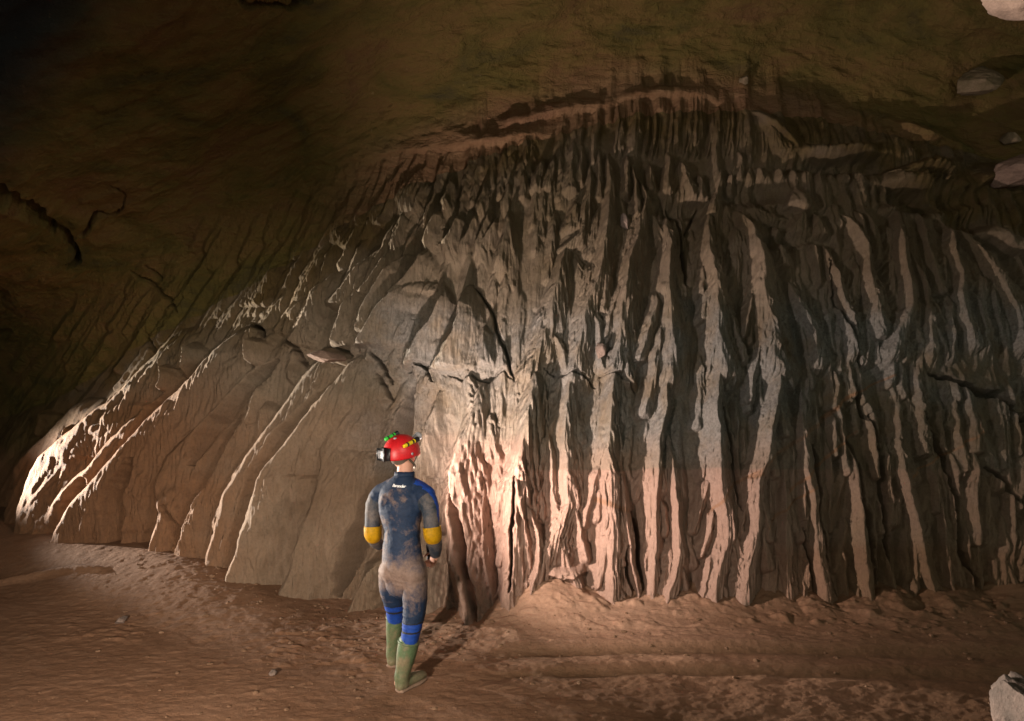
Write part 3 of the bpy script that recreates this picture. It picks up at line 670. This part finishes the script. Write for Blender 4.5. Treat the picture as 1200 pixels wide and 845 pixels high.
# ------------------------------------------------------------------ the caver
def tube(bm, pts, side, nseg=20, cap=True):
    """closed tube through pts = [(Vector, ra, rb)], ra along 'side', rb across it; round ends"""
    pts = [(Vector(p), a, b_) for p, a, b_ in pts]
    # dense interpolation (Catmull-Rom)
    out = []
    n = len(pts)
    for i in range(n - 1):
        p0 = pts[max(0, i - 1)]; p1 = pts[i]; p2 = pts[i + 1]; p3 = pts[min(n - 1, i + 2)]
        for k in range(6):
            t = k / 6
            def cr(a, b_, c_, d): return .5 * ((2 * b_) + (c_ - a) * t + (2 * a - 5 * b_ + 4 * c_ - d) * t * t + (3 * b_ - a - 3 * c_ + d) * t ** 3)
            out.append((cr(p0[0], p1[0], p2[0], p3[0]), cr(p0[1], p1[1], p2[1], p3[1]), cr(p0[2], p1[2], p2[2], p3[2])))
    out.append(pts[-1])
    if cap:
        d0 = (out[0][0] - out[1][0]).normalized(); d1 = (out[-1][0] - out[-2][0]).normalized()
        pre = []; post = []
        for k in (1, 2, 3, 4):
            a = k / 4.2 * math.pi / 2
            rr = min(out[0][1], out[0][2]); pre.insert(0, (out[0][0] + d0 * rr * math.sin(a), out[0][1] * math.cos(a), out[0][2] * math.cos(a)))
            rr = min(out[-1][1], out[-1][2]); post.append((out[-1][0] + d1 * rr * math.sin(a), out[-1][1] * math.cos(a), out[-1][2] * math.cos(a)))
        out = pre + out + post
    rings = []; m = len(out)
    for i, (p, a, b_) in enumerate(out):
        d = (out[min(m - 1, i + 1)][0] - out[max(0, i - 1)][0]).normalized()
        s = (Vector(side) - d * Vector(side).dot(d)).normalized(); u = d.cross(s)
        rings.append([bm.verts.new(p + s * a * math.cos(2 * math.pi * j / nseg) + u * b_ * math.sin(2 * math.pi * j / nseg)) for j in range(nseg)])
    for i in range(m - 1):
        for j in range(nseg):
            bm.faces.new((rings[i][j], rings[i][(j + 1) % nseg], rings[i + 1][(j + 1) % nseg], rings[i + 1][j]))
    if cap:
        bm.faces.new(list(reversed(rings[0]))); bm.faces.new(rings[-1])
    return rings
def ellipsoid(bm, c, r, rot=Matrix.Identity(3), sub=3):
    g = bmesh.ops.create_icosphere(bm, subdivisions=sub, radius=1)
    for v in g['verts']: v.co = Vector(c) + rot @ Vector((v.co.x * r[0], v.co.y * r[1], v.co.z * r[2]))
def finish(name, bm, mat, parent, voxel=None, smooth=3, shade=True):
    bmesh.ops.recalc_face_normals(bm, faces=bm.faces)
    me = bpy.data.meshes.new(name); bm.to_mesh(me); bm.free()
    if voxel:
        tmp = bpy.data.objects.new('tmp', me); COL.objects.link(tmp)
        md = tmp.modifiers.new('r', 'REMESH'); md.mode = 'VOXEL'; md.voxel_size = voxel
        if smooth:
            ms = tmp.modifiers.new('s', 'SMOOTH'); ms.iterations = smooth; ms.factor = .5
        dg = bpy.context.evaluated_depsgraph_get(); me2 = bpy.data.meshes.new_from_object(tmp.evaluated_get(dg)); bpy.data.objects.remove(tmp); me = me2; me.name = name
    if shade:
        for p in me.polygons: p.use_smooth = True
    me.materials.clear()
    for m in (mat if isinstance(mat, list) else [mat]): me.materials.append(m)
    o = bpy.data.objects.new(name, me); link(o)
    if parent is not None: o.parent = parent; o.matrix_parent_inverse = Matrix.Identity(4); 
    return o
ROOT = Vector((-.80, 4.98, 0.0))
def Wp(px, py, Y): return P(px, py, Y) - ROOT
yaw = R(-22); side = Vector((math.cos(yaw), math.sin(yaw), 0)); fwd = Vector((-math.sin(yaw), math.cos(yaw), 0))
person = empty('person', ROOT)
tag(person, 'caver in a muddy blue wetsuit and red helmet seen from behind looking at the wall', 'person')

def mud_mat(name, col, mud=(.27, .18, .125), lo=.48, hi=.62, rough=.7, spec=.35, scale=5, bumpd=.004, zone=None):
    m, nt, b = new_mat(name, rough, spec); t = NT(nt); o = t.obj()
    f = t.ramp(t.noise(o, scale, 6, .68, .3), [(lo, (0, 0, 0)), (hi, (1, 1, 1))])
    if zone:
        sx = t.n.new('ShaderNodeSeparateXYZ'); t.l.new(o, sx.inputs[0])
        zc, zr = zone
        d = t.math('ABSOLUTE', t.math('SUBTRACT', sx.outputs[2], zc))
        k = t.math('SUBTRACT', 1.15, t.math('DIVIDE', d, zr))
        k = t.math('ADD', k, t.math('MULTIPLY', t.math('SUBTRACT', t.noise(o, 9, 5, .7), .5), 2.4))
        k = t.math('MINIMUM', t.math('MAXIMUM', k, 0.0), .82)
        f = t.math('MAXIMUM', f, k)
    f = t.math('MULTIPLY', f, .8)
    c = t.mix(f, col, mud)
    c = t.mix(1.0, c, t.ramp(t.noise(o, 60, 4, .7), [(.3, (.75, .75, .75)), (.7, (1.15, 1.15, 1.15))]), 'MULTIPLY')
    t.l.new(c, b.inputs['Base Color'])
    t.l.new(t.bump(t.math('ADD', t.noise(o, 14, 5, .6), t.math('MULTIPLY', t.noise(o, 120, 3, .6), .3)), .6, bumpd * 3), b.inputs['Normal'])
    return m
M_SKIN, nt, b = new_mat('skin', .5, .4); b.inputs['Base Color'].default_value = (.50, .27, .19, 1); b.inputs['Subsurface Weight'].default_value = .1; b.inputs['Subsurface Radius'].default_value = (.02, .01, .005)
M_NAVY = mud_mat('navy_neoprene', (.006, .020, .052), lo=.53, hi=.72, zone=(.82, .14))
M_GREYS = mud_mat('muddy_sleeve_neoprene', (.020, .034, .052), mud=(.17, .14, .12), lo=.42, hi=.64)
M_BLUE = mud_mat('bright_blue_panel', (.005, .045, .27), lo=.60, hi=.78)
M_BLACK = mud_mat('black_rubber', (.012, .013, .016), lo=.62, hi=.8)
M_YEL = mud_mat('yellow_pad', (.72, .42, .01), lo=.62, hi=.82, rough=.55)
M_BOOT = mud_mat('green_rubber_boot', (.085, .135, .065), mud=(.22, .16, .10), lo=.44, hi=.66, rough=.5, scale=7, zone=(-.02, .14))
M_RED = mud_mat('red_helmet_shell', (.55, .012, .018), mud=(.30, .13, .08), lo=.56, hi=.80, rough=.42, spec=.5, bumpd=.0004)
M_SOLE = mud_mat('muddy_sole', (.10, .07, .05), lo=.3, hi=.5)
M_GRN, _, b = new_mat('green_torch_plastic', .4, .5); b.inputs['Base Color'].default_value = (.03, .50, .05, 1)
M_YT, _, b = new_mat('yellow_torch_plastic', .4, .5); b.inputs['Base Color'].default_value = (.80, .62, .02, 1)
M_BLK, _, b = new_mat('black_plastic', .45, .5); b.inputs['Base Color'].default_value = (.012, .012, .013, 1)
M_GRY, _, b = new_mat('grey_plastic', .5, .5); b.inputs['Base Color'].default_value = (.30, .31, .33, 1)
M_LENS, _, b = new_mat('torch_lens', .08, .6); b.inputs['Base Color'].default_value = (.55, .58, .60, 1); b.inputs['Metallic'].default_value = .6
M_WHT, _, b = new_mat('white_print', .6, .3); b.inputs['Base Color'].default_value = (.85, .87, .88, 1)
M_STR, _, b = new_mat('muddy_strap', .8, .2); b.inputs['Base Color'].default_value = (.12, .10, .075, 1)
M_HAIR, _, b = new_mat('short_grey_hair', .8, .2); b.inputs['Base Color'].default_value = (.12, .09, .07, 1)

torso = [(Wp(471, 684, 4.88), .12, .095), (Wp(472, 664, 4.87), .146, .120), (Wp(471, 645, 4.88), .138, .108), (Wp(471, 622, 4.90), .128, .096), (Wp(470, 598, 4.92), .163, .118), (Wp(470, 580, 4.93), .165, .108), (Wp(472, 568, 4.93), .115, .080), (Wp(474, 558, 4.94), .064, .062), (Wp(475, 545, 4.96), .056, .060), (Wp(475, 535, 4.97), .055, .06)]
ARM_R = [(Wp(494, 577, 4.88), .062, .062), (Wp(502, 588, 4.83), .058, .060), (Wp(505, 606, 4.80), .050, .054), (Wp(507, 626, 4.79), .045, .047), (Wp(510, 640, 4.88), .042, .042), (Wp(510, 650, 4.98), .032, .028)]
ARM_L = [(Wp(448, 577, 4.99), .060, .062), (Wp(440, 588, 5.00), .056, .060), (Wp(437, 607, 5.00), .048, .053), (Wp(437, 625, 4.99), .044, .046), (Wp(440, 634, 5.08), .040, .040), (Wp(446, 640, 5.18), .030, .027)]
LEG_R = [(Wp(484, 668, 4.84), .088, .100), (Wp(486, 690, 4.82), .082, .090), (Wp(486, 712, 4.81), .074, .078), (Wp(483, 734, 4.80), .060, .064), (Wp(478.5, 756, 4.79), .051, .055), (Wp(473, 780, 4.79), .044, .050), (Wp(470, 798, 4.79), .038, .042)]
LEG_L = [(Wp(460, 668, 4.93), .088, .100), (Wp(460, 688, 4.97), .086, .094), (Wp(463, 706, 5.02), .070, .076), (Wp(464, 722, 5.08), .058, .062), (Wp(464, 738, 5.14), .048, .052), (Wp(462, 754, 5.18), .043, .048), (Wp(460, 766, 5.19), .038, .040)]
head_c = Wp(472, 532, 4.98)
hf = Vector((.50, .82, .20)).normalized(); hr = hf.cross(Vector((0, 0, 1))).normalized(); hu = hr.cross(hf)
HM = Matrix((hr, hf, hu)).transposed()      # columns: right, forward, up
bm = bmesh.new()
tube(bm, torso, side, 28); tube(bm, ARM_R, side); tube(bm, ARM_L, side); tube(bm, LEG_R, side); tube(bm, LEG_L, side)
for (a_, bb) in ((Wp(461, 672, 4.80), Wp(484, 672, 4.75)),): 
    ellipsoid(bm, Wp(461, 668, 4.86), (.085, .085, .095)); ellipsoid(bm, Wp(484, 670, 4.81), (.085, .085, .095))
tube(bm, [(Wp(474, 566, 4.94), .050, .055), (Wp(488, 572, 4.91), .056, .056), (Wp(499, 580, 4.86), .062, .060)], fwd)
tube(bm, [(Wp(473, 566, 4.94), .050, .055), (Wp(459, 571, 4.96), .056, .056), (Wp(445, 580, 4.99), .060, .060)], fwd)
# shoulder blades
ellipsoid(bm, Wp(456, 590, 4.88), (.06, .035, .08)); ellipsoid(bm, Wp(485, 590, 4.85), (.06, .035, .08))
# head: skull, jaw, nose, ears
ellipsoid(bm, head_c, (.076, .097, .105), HM, 4); ellipsoid(bm, head_c + HM @ Vector((0, .035, -.065)), (.055, .062, .055), HM)
ellipsoid(bm, head_c + HM @ Vector((0, .104, -.022)), (.013, .020, .024), HM, 2); ellipsoid(bm, head_c + HM @ Vector((0, .092, .012)), (.050, .014, .012), HM, 2)
ellipsoid(bm, head_c + HM @ Vector((0, .092, -.058)), (.024, .012, .007), HM, 2); ellipsoid(bm, head_c + HM @ Vector((0, .080, -.098)), (.022, .018, .016), HM, 2)
for s in (-1, 1): ellipsoid(bm, head_c + HM @ Vector((s * .079, -.006, -.022)), (.010, .020, .032), HM, 2)
# feet inside the boots
tube(bm, [(Vector((-.795, 4.80, .055)) - ROOT, .034, .034), (Vector((-.735, 4.90, .045)) - ROOT, .042, .03), (Vector((-.675, 4.99, .035)) - ROOT, .035, .02)], side)
tube(bm, [(Vector((-.905, 5.19, .055)) - ROOT, .034, .034), (Vector((-.885, 5.30, .045)) - ROOT, .042, .03), (Vector((-.865, 5.40, .035)) - ROOT, .035, .02)], side)
# hands: palm, four curled fingers of different length, thumb from the side of the palm
def hand(wrist, d, out, back, s=1.0, curl=.9):
    """d: along the hand, out: thumb side, back: back of the hand"""
    d = d.normalized(); out = (out - d * out.dot(d)).normalized(); back = d.cross(out).normalized() * (1 if d.cross(out).dot(back) > 0 else -1)
    palm0 = wrist + d * .02; palm1 = wrist + d * .075
    tube(bm, [(wrist - d * .01, .027, .021), (palm0, .034, .018), (palm1, .040, .014)], out, 14)
    for k, (o_, L) in enumerate(((.030, .070), (.010, .079), (-.011, .074), (-.031, .058))):
        p = wrist + d * .078 + out * o_; a = 0.15; pts = [(p - d * .02, .0088, .0088), (p, .0088, .0088)]
        for q, fr in enumerate((.42, .33, .25)):
            a += curl * (.55 + .2 * q); p = p + (d * math.cos(a) - back * math.sin(a)) * L * fr * s; pts.append((p, .0084 - .0008 * q, .0084 - .0008 * q))
        tube(bm, pts, out, 10)
    p = wrist + d * .022 + out * .026; t1 = (d * .6 + out * .75 - back * .35).normalized(); t2 = (d * .85 + out * .2 - back * .6).normalized()
    tube(bm, [(p, .012, .012), (p + t1 * .034, .0105, .0105), (p + t1 * .034 + t2 * .026, .0095, .0095), (p + t1 * .034 + t2 * .048, .008, .008)], out, 10)
dr = (Wp(505, 660, 5.04) - Wp(510, 650, 4.98)); dr = Vector((-.25, .55, -.65))
hand(Wp(510, 650, 4.985), dr, Vector((-.6, .6, .5)), Vector((.9, -.3, .1)))
hand(Wp(446, 640, 5.185), Vector((.5, .7, -.15)), Vector((.2, .1, .95)), Vector((-.6, .6, .2)))
body = finish('body', bm, M_SKIN, person, .0065, 4)
# wetsuit: the body's skin from ankles to neck and wrists, a few millimetres proud
def world_px(co):
    w = co + ROOT; return 600 + w.x * F / w.y, 422.5 - (w.z - CAM_Z) * F / w.y
bm = bmesh.new(); bm.from_mesh(body.data)
neck_z = Wp(474, 553, 4.94).z; wr, wl = Wp(510, 648, 4.97), Wp(445, 639, 5.16)
delv = []; BT_R = Wp(479, 752, 4.8).z; BT_L = Wp(464, 722, 5.1).z
for v in bm.verts:
    c_ = v.co
    if c_.z > neck_z + .05 * (c_ - Wp(474, 553, 4.94)).dot(side) and (c_ - Wp(474, 553, 4.94)).length < .4: delv.append(v)
    elif (c_ - wr).dot(Vector((-.1, .8, -.5)).normalized()) > 0 and (c_ - wr).length < .22 and c_.x > .10: delv.append(v)
    elif (c_ - wl).dot(Vector((.5, .8, -.2)).normalized()) > 0 and (c_ - wl).length < .25: delv.append(v)
    elif c_.z < (BT_R if c_.y + ROOT.y < 4.95 else BT_L) - .03: delv.append(v)
bmesh.ops.delete(bm, geom=delv, context='VERTS')
bm.normal_update()
vc = np.array([v.co[:] for v in bm.verts])
def bump_z(z0_, w_): return np.exp(-((vc[:, 2] - z0_) / w_) ** 2)
wr_amp = .0012 + .0040 * bump_z(1.07, .07) + .0035 * bump_z(.50, .10) + .003 * bump_z(.78, .05) + .003 * bump_z(1.30, .06)
wr_n = fbm(301, vc[:, 0] / .09 + vc[:, 2] * 3, vc[:, 2] / .030 + vc[:, 0] * 6 + vc[:, 1] * 3, 3, .5, True)
for v, a_, n_ in zip(bm.verts, wr_amp, wr_n): v.co += v.normal * (.008 + float(a_ * n_))
WS = [M_NAVY, M_GREYS, M_BLUE, M_BLACK]
ax_r = [p[0] for p in ARM_R]; ax_l = [p[0] for p in ARM_L]
def near_axis(c_, ax):
    best = 9
    for i in range(len(ax) - 1):
        d = ax[i + 1] - ax[i]; t = max(0, min(1, (c_ - ax[i]).dot(d) / d.length_squared)); best = min(best, (c_ - ax[i] - d * t).length)
    return best
for f in bm.faces:
    c_ = f.calc_center_median(); px, py = world_px(c_)
    lat = (c_ - Wp(471, 600, 4.92)).dot(side); fw = (c_ - Wp(471, 600, 4.92)).dot(fwd)
    mi = 0
    if py < 662:
        if near_axis(c_, ax_r[1:]) < .075 and lat > .15: mi = 1
        if near_axis(c_, ax_l[1:]) < .075 and lat < -.15: mi = 1
        if lat > .185 and py < 612 and fw > -.035: mi = 2
        if lat > .11 and py < 582 and fw > -.02: mi = 2
    rightleg = c_.y + ROOT.y < 4.93
    z = c_.z
    if rightleg and c_.z < .60:
        k = Wp(483, 727, 4.80).z; k2 = Wp(483, 752, 4.8).z
        if z < k:
            zz_ = (k - z) / (k - k2); mi = 3 if .40 < zz_ < .50 or zz_ < .06 else 2
    if not rightleg and c_.z < .60:
        k = Wp(464, 704, 5.05).z; k2 = Wp(464, 722, 5.1).z
        if z < k:
            zz_ = (k - z) / (k - k2); mi = 3 if .40 < zz_ < .52 or zz_ < .06 else 2
    f.material_index = mi
idx = [f.material_index for f in bm.faces]
me = bpy.data.meshes.new('wetsuit'); bm.to_mesh(me); bm.free()
for m in WS: me.materials.append(m)
me.polygons.foreach_set('material_index', idx)
for p in me.polygons: p.use_smooth = True
suit = bpy.data.objects.new('wetsuit', me); link(suit, person); suit['label'] = 'muddy navy neoprene wetsuit with bright blue knee and shoulder panels'
# rolled collar
bm = bmesh.new()
cz = Wp(474, 556, 4.94)
def ring(bm, c, ax, side_, ra, rb, h, th, n=32):
    """a band: hollow ring of height h round axis ax"""
    ax = ax.normalized(); s = (side_ - ax * side_.dot(ax)).normalized(); u = ax.cross(s); R_ = []
    for (k, rr) in ((-.5, 0), (.5, 0), (.5, -th), (-.5, -th)):
        R_.append([bm.verts.new(c + ax * h * k + s * (ra + rr) * math.cos(2 * math.pi * j / n) + u * (rb + rr) * math.sin(2 * math.pi * j / n)) for j in range(n)])
    for a in range(4):
        for j in range(n): bm.faces.new((R_[a][j], R_[a][(j + 1) % n], R_[(a + 1) % 4][(j + 1) % n], R_[(a + 1) % 4][j]))
ring(bm, cz, Vector((0, .1, 1)), side, .074, .074, .042, .012)
bmesh.ops.bevel(bm, geom=bm.edges[:], offset=.004, segments=2, affect='EDGES')
finish('collar', bm, M_NAVY, suit)
# yellow elbow pads
for nm, A3 in (('r', ARM_R), ('l', ARM_L)):
    bm = bmesh.new(); n0 = Vector(A3[3][0]); a = A3[2][0]; d0 = (n0 - a).normalized(); d1 = (A3[4][0] - n0).normalized()
    q = [(n0 - d0 * .052, .0635, .0665), (n0 - d0 * .02, .0640, .0665), (n0 + d1 * .006, .0640, .0645), (n0 + d1 * .040, .0600, .0610)]
    tube(bm, q, side, 28, cap=False)
    g = bmesh.ops.solidify(bm, geom=bm.faces[:], thickness=.006)
    finish('elbow_pad', bm, M_YEL, person)
# rubber boots
def boot(leg, heel, toe, top_i, topz, r_top):
    bm = bmesh.new(); d = (toe - heel); up = Vector((0, 0, 1)); fs = d.cross(up).normalized()
    top = leg; ank = heel + d * .17 + up * .10
    tube(bm, [(top, r_top, r_top * 1.08), (top.lerp(ank, .35), r_top * .93, r_top * 1.02), (top.lerp(ank, .75), r_top * .74, r_top * .84), (ank, .050, .058), (heel + d * .22 + up * .052, .044, .056)], fs, 24)
    tube(bm, [(heel + d * .12 + up * .055, .040, .048), (heel + d * .40 + up * .055, .044, .044), (heel + d * .70 + up * .046, .050, .034), (heel + d * .90 + up * .040, .040, .026)], fs, 24)
    o = finish('boot', bm, M_BOOT, person, .006, 5)
    bm = bmesh.new(); tube(bm, [(heel + d * .09 + up * .013, .043, .017), (heel + d * .35 + up * .013, .044, .016), (heel + d * .68 + up * .013, .056, .016), (heel + d * .92 + up * .015, .042, .016)], fs, 24)
    finish('sole', bm, M_SOLE, o, .005, 2)
    bm = bmesh.new(); ring(bm, top + up * .006, (top - ank), fs, r_top + .003, r_top * 1.08 + .003, .016, .012); finish('boot_cuff', bm, M_BOOT, o)
boot(Wp(479, 753, 4.80), Vector((-.80, 4.75, 0)) - ROOT, Vector((-.635, 4.985, 0)) - ROOT, 0, 0, .072)
boot(Wp(463.5, 723, 5.10), Vector((-.915, 5.13, 0)) - ROOT, Vector((-.855, 5.42, 0)) - ROOT, 0, 0, .068)
# print on the back of the suit
cu = bpy.data.curves.new('back_print', 'FONT'); cu.body = 'Beronder'; cu.size = .052; cu.extrude = 0; cu.shear = .25; cu.space_character = .92; cu.offset = .0012
tmp = bpy.data.objects.new('tmp', cu); COL.objects.link(tmp); dg = bpy.context.evaluated_depsgraph_get(); tm = bpy.data.meshes.new_from_object(tmp.evaluated_get(dg)); bpy.data.objects.remove(tmp)
bm = bmesh.new(); bm.from_mesh(tm); bmesh.ops.triangulate(bm, faces=bm.faces); bmesh.ops.subdivide_edges(bm, edges=[e for e in bm.edges if e.calc_length() > .012], cuts=2)
xs_ = [v.co.x for v in bm.verts]; wtx = max(xs_) - min(xs_)
p0 = Wp(449.5, 573.5, 4.75); sc_ = .100 / wtx
bs = BVHTree.FromPolygons([v.co for v in suit.data.vertices], [p.vertices[:] for p in suit.data.polygons])
for v in bm.verts:
    q = p0 + side * ((v.co.x) * sc_) + Vector((0, 0, 1)) * (v.co.y * sc_ * 1.0) - Vector((0, 0, .03)) * (v.co.x * sc_ / .1) * .12
    h_ = bs.ray_cast(q - fwd * .4, fwd)
    v.co = (h_[0] - fwd * .003) if h_[0] is not None else q
finish('back_print', bm, M_WHT, suit)
# hair at the nape below the helmet
bm = bmesh.new(); ellipsoid(bm, head_c + HM @ Vector((0, -.012, .0)), (.080, .094, .100), HM, 4)
for v in [v for v in bm.verts if ((v.co - head_c).dot(hf) > .02) or (v.co - head_c).dot(hu) < -.055]: bm.verts.remove(v)
finish('hair', bm, M_HAIR, person)
# helmet
hc = head_c + hu * .022 - hf * .008
tl = Matrix.Rotation(R(-8), 3, hr); HU = (tl @ hu); HF = (tl @ hf); HR = hr; HH = Matrix((HR, HF, HU)).transposed()
bm = bmesh.new(); NR, NS = 26, 56; rings = []
for i in range(NR + 1):
    a = (i / NR) * R(104)
    ring_ = []
    for j in range(NS):
        t = 2 * math.pi * j / NS; x = math.sin(a) * math.cos(t); y = math.sin(a) * math.sin(t); z = math.cos(a)
        rx, ry, rz = .122, .148, .125
        low_ = max(0, (i / NR - .80) / .20)
        back = max(0, -y); p = Vector((x * rx * (1 + .03 * low_), y * ry * (1 + .03 * low_), z * rz - .012 * low_ * back))
        p *= 1 + .018 * max(0, math.cos(t * 2)) * math.sin(a) ** 2 * 0 
        if i == 0: p = Vector((0, 0, rz))
        ring_.append(bm.verts.new(hc + HH @ p))
    rings.append(ring_)
for i in range(NR):
    for j in range(NS): bm.faces.new((rings[i][j], rings[i][(j + 1) % NS], rings[i + 1][(j + 1) % NS], rings[i + 1][j]))
bmesh.ops.remove_doubles(bm, verts=bm.verts, dist=.0005)
bmesh.ops.recalc_face_normals(bm, faces=bm.faces)
inner = bmesh.ops.solidify(bm, geom=bm.faces[:], thickness=.006)
helmet = finish('helmet', bm, M_RED, person); helmet['label'] = 'glossy red caving helmet carrying torches, headlamp and battery box'
def hs(az, el, off=0):                       # a point on the helmet: az 0 front, 90 right; el 90 top
    a = R(90 - el); t = R(90 - az)
    d = Vector((math.sin(a) * math.cos(t) * .122, math.sin(a) * math.sin(t) * .148, math.cos(a) * .125)); n = Vector((d.x / .122 ** 2, d.y / .148 ** 2, d.z / .125 ** 2)).normalized()
    return hc + HH @ (d + n * off), HH @ n
def cyl(bm, a, b_, ra, rb=None, n=22): 
    rb = ra if rb is None else rb; d = (b_ - a).normalized(); s = d.orthogonal().normalized(); u = d.cross(s); r1 = [bm.verts.new(a + (s * math.cos(2 * math.pi * j / n) + u * math.sin(2 * math.pi * j / n)) * ra) for j in range(n)]
    r2 = [bm.verts.new(b_ + (s * math.cos(2 * math.pi * j / n) + u * math.sin(2 * math.pi * j / n)) * rb) for j in range(n)]
    for j in range(n): bm.faces.new((r1[j], r1[(j + 1) % n], r2[(j + 1) % n], r2[j]))
    bm.faces.new(r1[::-1]); bm.faces.new(r2)
def torch(a, b_, mat, label):
    d = (b_ - a).normalized(); bm = bmesh.new()
    L = (b_ - a).length
    cyl(bm, a, a + d * L * .12, .011, .0145); cyl(bm, a + d * L * .12, a + d * L * .70, .0145); cyl(bm, a + d * L * .70, a + d * L * .74, .0165)
    o = finish('torch', bm, mat, helmet, shade=False); o['label'] = label
    bm = bmesh.new(); cyl(bm, a + d * L * .74, a + d * L, .0165, .0205)
    finish('torch_head', bm, M_BLK, helmet, shade=False)
    for k in (.18, .56):
        bm = bmesh.new(); cyl(bm, a + d * L * k, a + d * L * (k + .09), .0168); finish('torch_strap', bm, M_BLK, helmet, shade=False)
a, _ = hs(128, 24, .020); b_, _ = hs(62, 36, .020); torch(a, b_, M_YT, 'yellow torch strapped to the right side of the helmet')
a, _ = hs(-125, 40, .020); b_, _ = hs(-62, 60, .020); torch(a, b_, M_GRN, 'green torch strapped to the left side of the helmet')
# headlamp at the front
p_, n_ = hs(12, 34, .0); bm = bmesh.new(); cyl(bm, p_, p_ + n_ * .022, .026, .024); cyl(bm, p_ + n_ * .010, p_ + n_ * .034 + HF * .02, .024, .030)
finish('headlamp', bm, M_GRY, helmet, shade=False)
bm = bmesh.new(); q_ = p_ + n_ * .034 + HF * .02; ellipsoid(bm, q_, (.026, .026, .026)); finish('headlamp_lens', bm, M_LENS, helmet)
# battery box at the back
def boxm(bm, c, M_, s, bev=.006):
    g = bmesh.ops.create_cube(bm, size=1)
    for v in g['verts']: v.co = c + M_ @ Vector((v.co.x * s[0], v.co.y * s[1], v.co.z * s[2]))
    es = set(e for v in g['verts'] for e in v.link_edges)
    bmesh.ops.bevel(bm, geom=list(es), offset=bev, segments=3, affect='EDGES')
p_, n_ = hs(-168, 2, .016); s_ = n_.cross(HU).normalized(); BM_ = Matrix((s_, n_, s_.cross(n_))).transposed()
bm = bmesh.new(); boxm(bm, p_, BM_, (.078, .040, .072), .008); finish('battery_box', bm, M_BLK, helmet)
bm = bmesh.new(); boxm(bm, p_ + n_ * .021, BM_, (.058, .006, .052), .002)
for k in (-1, 0, 1): boxm(bm, p_ + n_ * .025 + BM_ @ Vector((0, 0, k * .016)), BM_, (.056, .004, .006), .001)
finish('battery_cover', bm, M_GRY, helmet)
# rivets and chin strap
for az in (100, 172, -100):
    p_, n_ = hs(az, -2 if az != 172 else 60); bm = bmesh.new(); cyl(bm, p_ - n_ * .002, p_ + n_ * .004, .012, .009); finish('rivet', bm, M_GRY, helmet)
bm = bmesh.new()
for s in (-1, 1):
    a1, _ = hs(s * 120, -8); a2, _ = hs(s * 70, -8); ch = head_c + HM @ Vector((s * .050, .055, -.120)); er = head_c + HM @ Vector((s * .082, .008, -.070))
    for st in (a1, a2): tube(bm, [(st, .009, .0022), (er, .009, .0022), (ch, .009, .0022)], hf, 8)
finish('chin_strap', bm, M_STR, helmet)
# something small and dark carried at the right hip; lamp shape made up
held = empty('hand_object', ROOT + Wp(503, 654, 5.06)); tag(held, 'small black object held low in the right hand of the caver', 'held object')
bm = bmesh.new(); tube(bm, [(Vector((.0, 0, .045)), .017, .017), (Vector((-.004, .004, -.055)), .017, .017)], side, 18); finish('handle', bm, M_BLK, held)
bm = bmesh.new(); cyl(bm, Vector((.0, .0, .05)), Vector((.0, .030, .085)), .020, .030); finish('flared_end', bm, M_BLK, held, shade=False)

# ------------------------------------------------------------------ light: flash lamps set up in the cave, and one added fill
def spot(name, loc, aim, power, col, angle, blend=1.0, radius=.05):
    l = bpy.data.lights.new(name, 'SPOT'); l.energy = power; l.color = col; l.spot_size = R(angle); l.spot_blend = blend; l.shadow_soft_size = radius
    o = bpy.data.objects.new(name, l); o.location = loc; o.rotation_euler = (Vector(aim) - Vector(loc)).to_track_quat('-Z', 'Y').to_euler(); link(o); return o
spot('flash_beside_camera', (-2.2, .5, 1.6), (-1.9, 5.0, .0), 900, (1, .82, .68), 82, 1, .06)
spot('flash_right_of_camera', (2.6, .6, 3.9), (-4.4, 7.2, 1.5), 430, (1, .80, .66), 44, 1, .06)
spot('flash_held_by_caver', (-.93, 5.24, 1.12), (2.4, 6.6, 3.1), 420, (1, .79, .69), 150, .8, .04)
spot('fill_high_left', (-2.8, 3.2, 3.6), (3.0, 6.6, 3.9), 190, (1, .86, .80), 66, 1, .05)  # added fill that evens out the wall and lifts its upper crests
spot('flash_behind_fins', (-9.8, 9.0, .9), (-2.8, 6.8, 1.9), 7500, (1, .88, .76), 34, .6, .05)
w = bpy.data.worlds.new('World'); SC.world = w; w.use_nodes = True
bg = w.node_tree.nodes['Background']; bg.inputs[0].default_value = (.53, .56, .45, 1); bg.inputs[1].default_value = .54

# ------------------------------------------------------------------ camera
cam = bpy.data.cameras.new('camera'); cam.sensor_width = 36; cam.lens = F / 1200 * 36; cam.clip_end = 200; cam.clip_start = .05
co = bpy.data.objects.new('camera', cam); co.location = (0, 0, CAM_Z); co.rotation_euler = (R(90), 0, 0); link(co); SC.camera = co
vs = SC.view_settings; vs.view_transform = 'Standard'; vs.look = 'None'; vs.exposure = .58; vs.gamma = 1; vs.use_curve_mapping = False
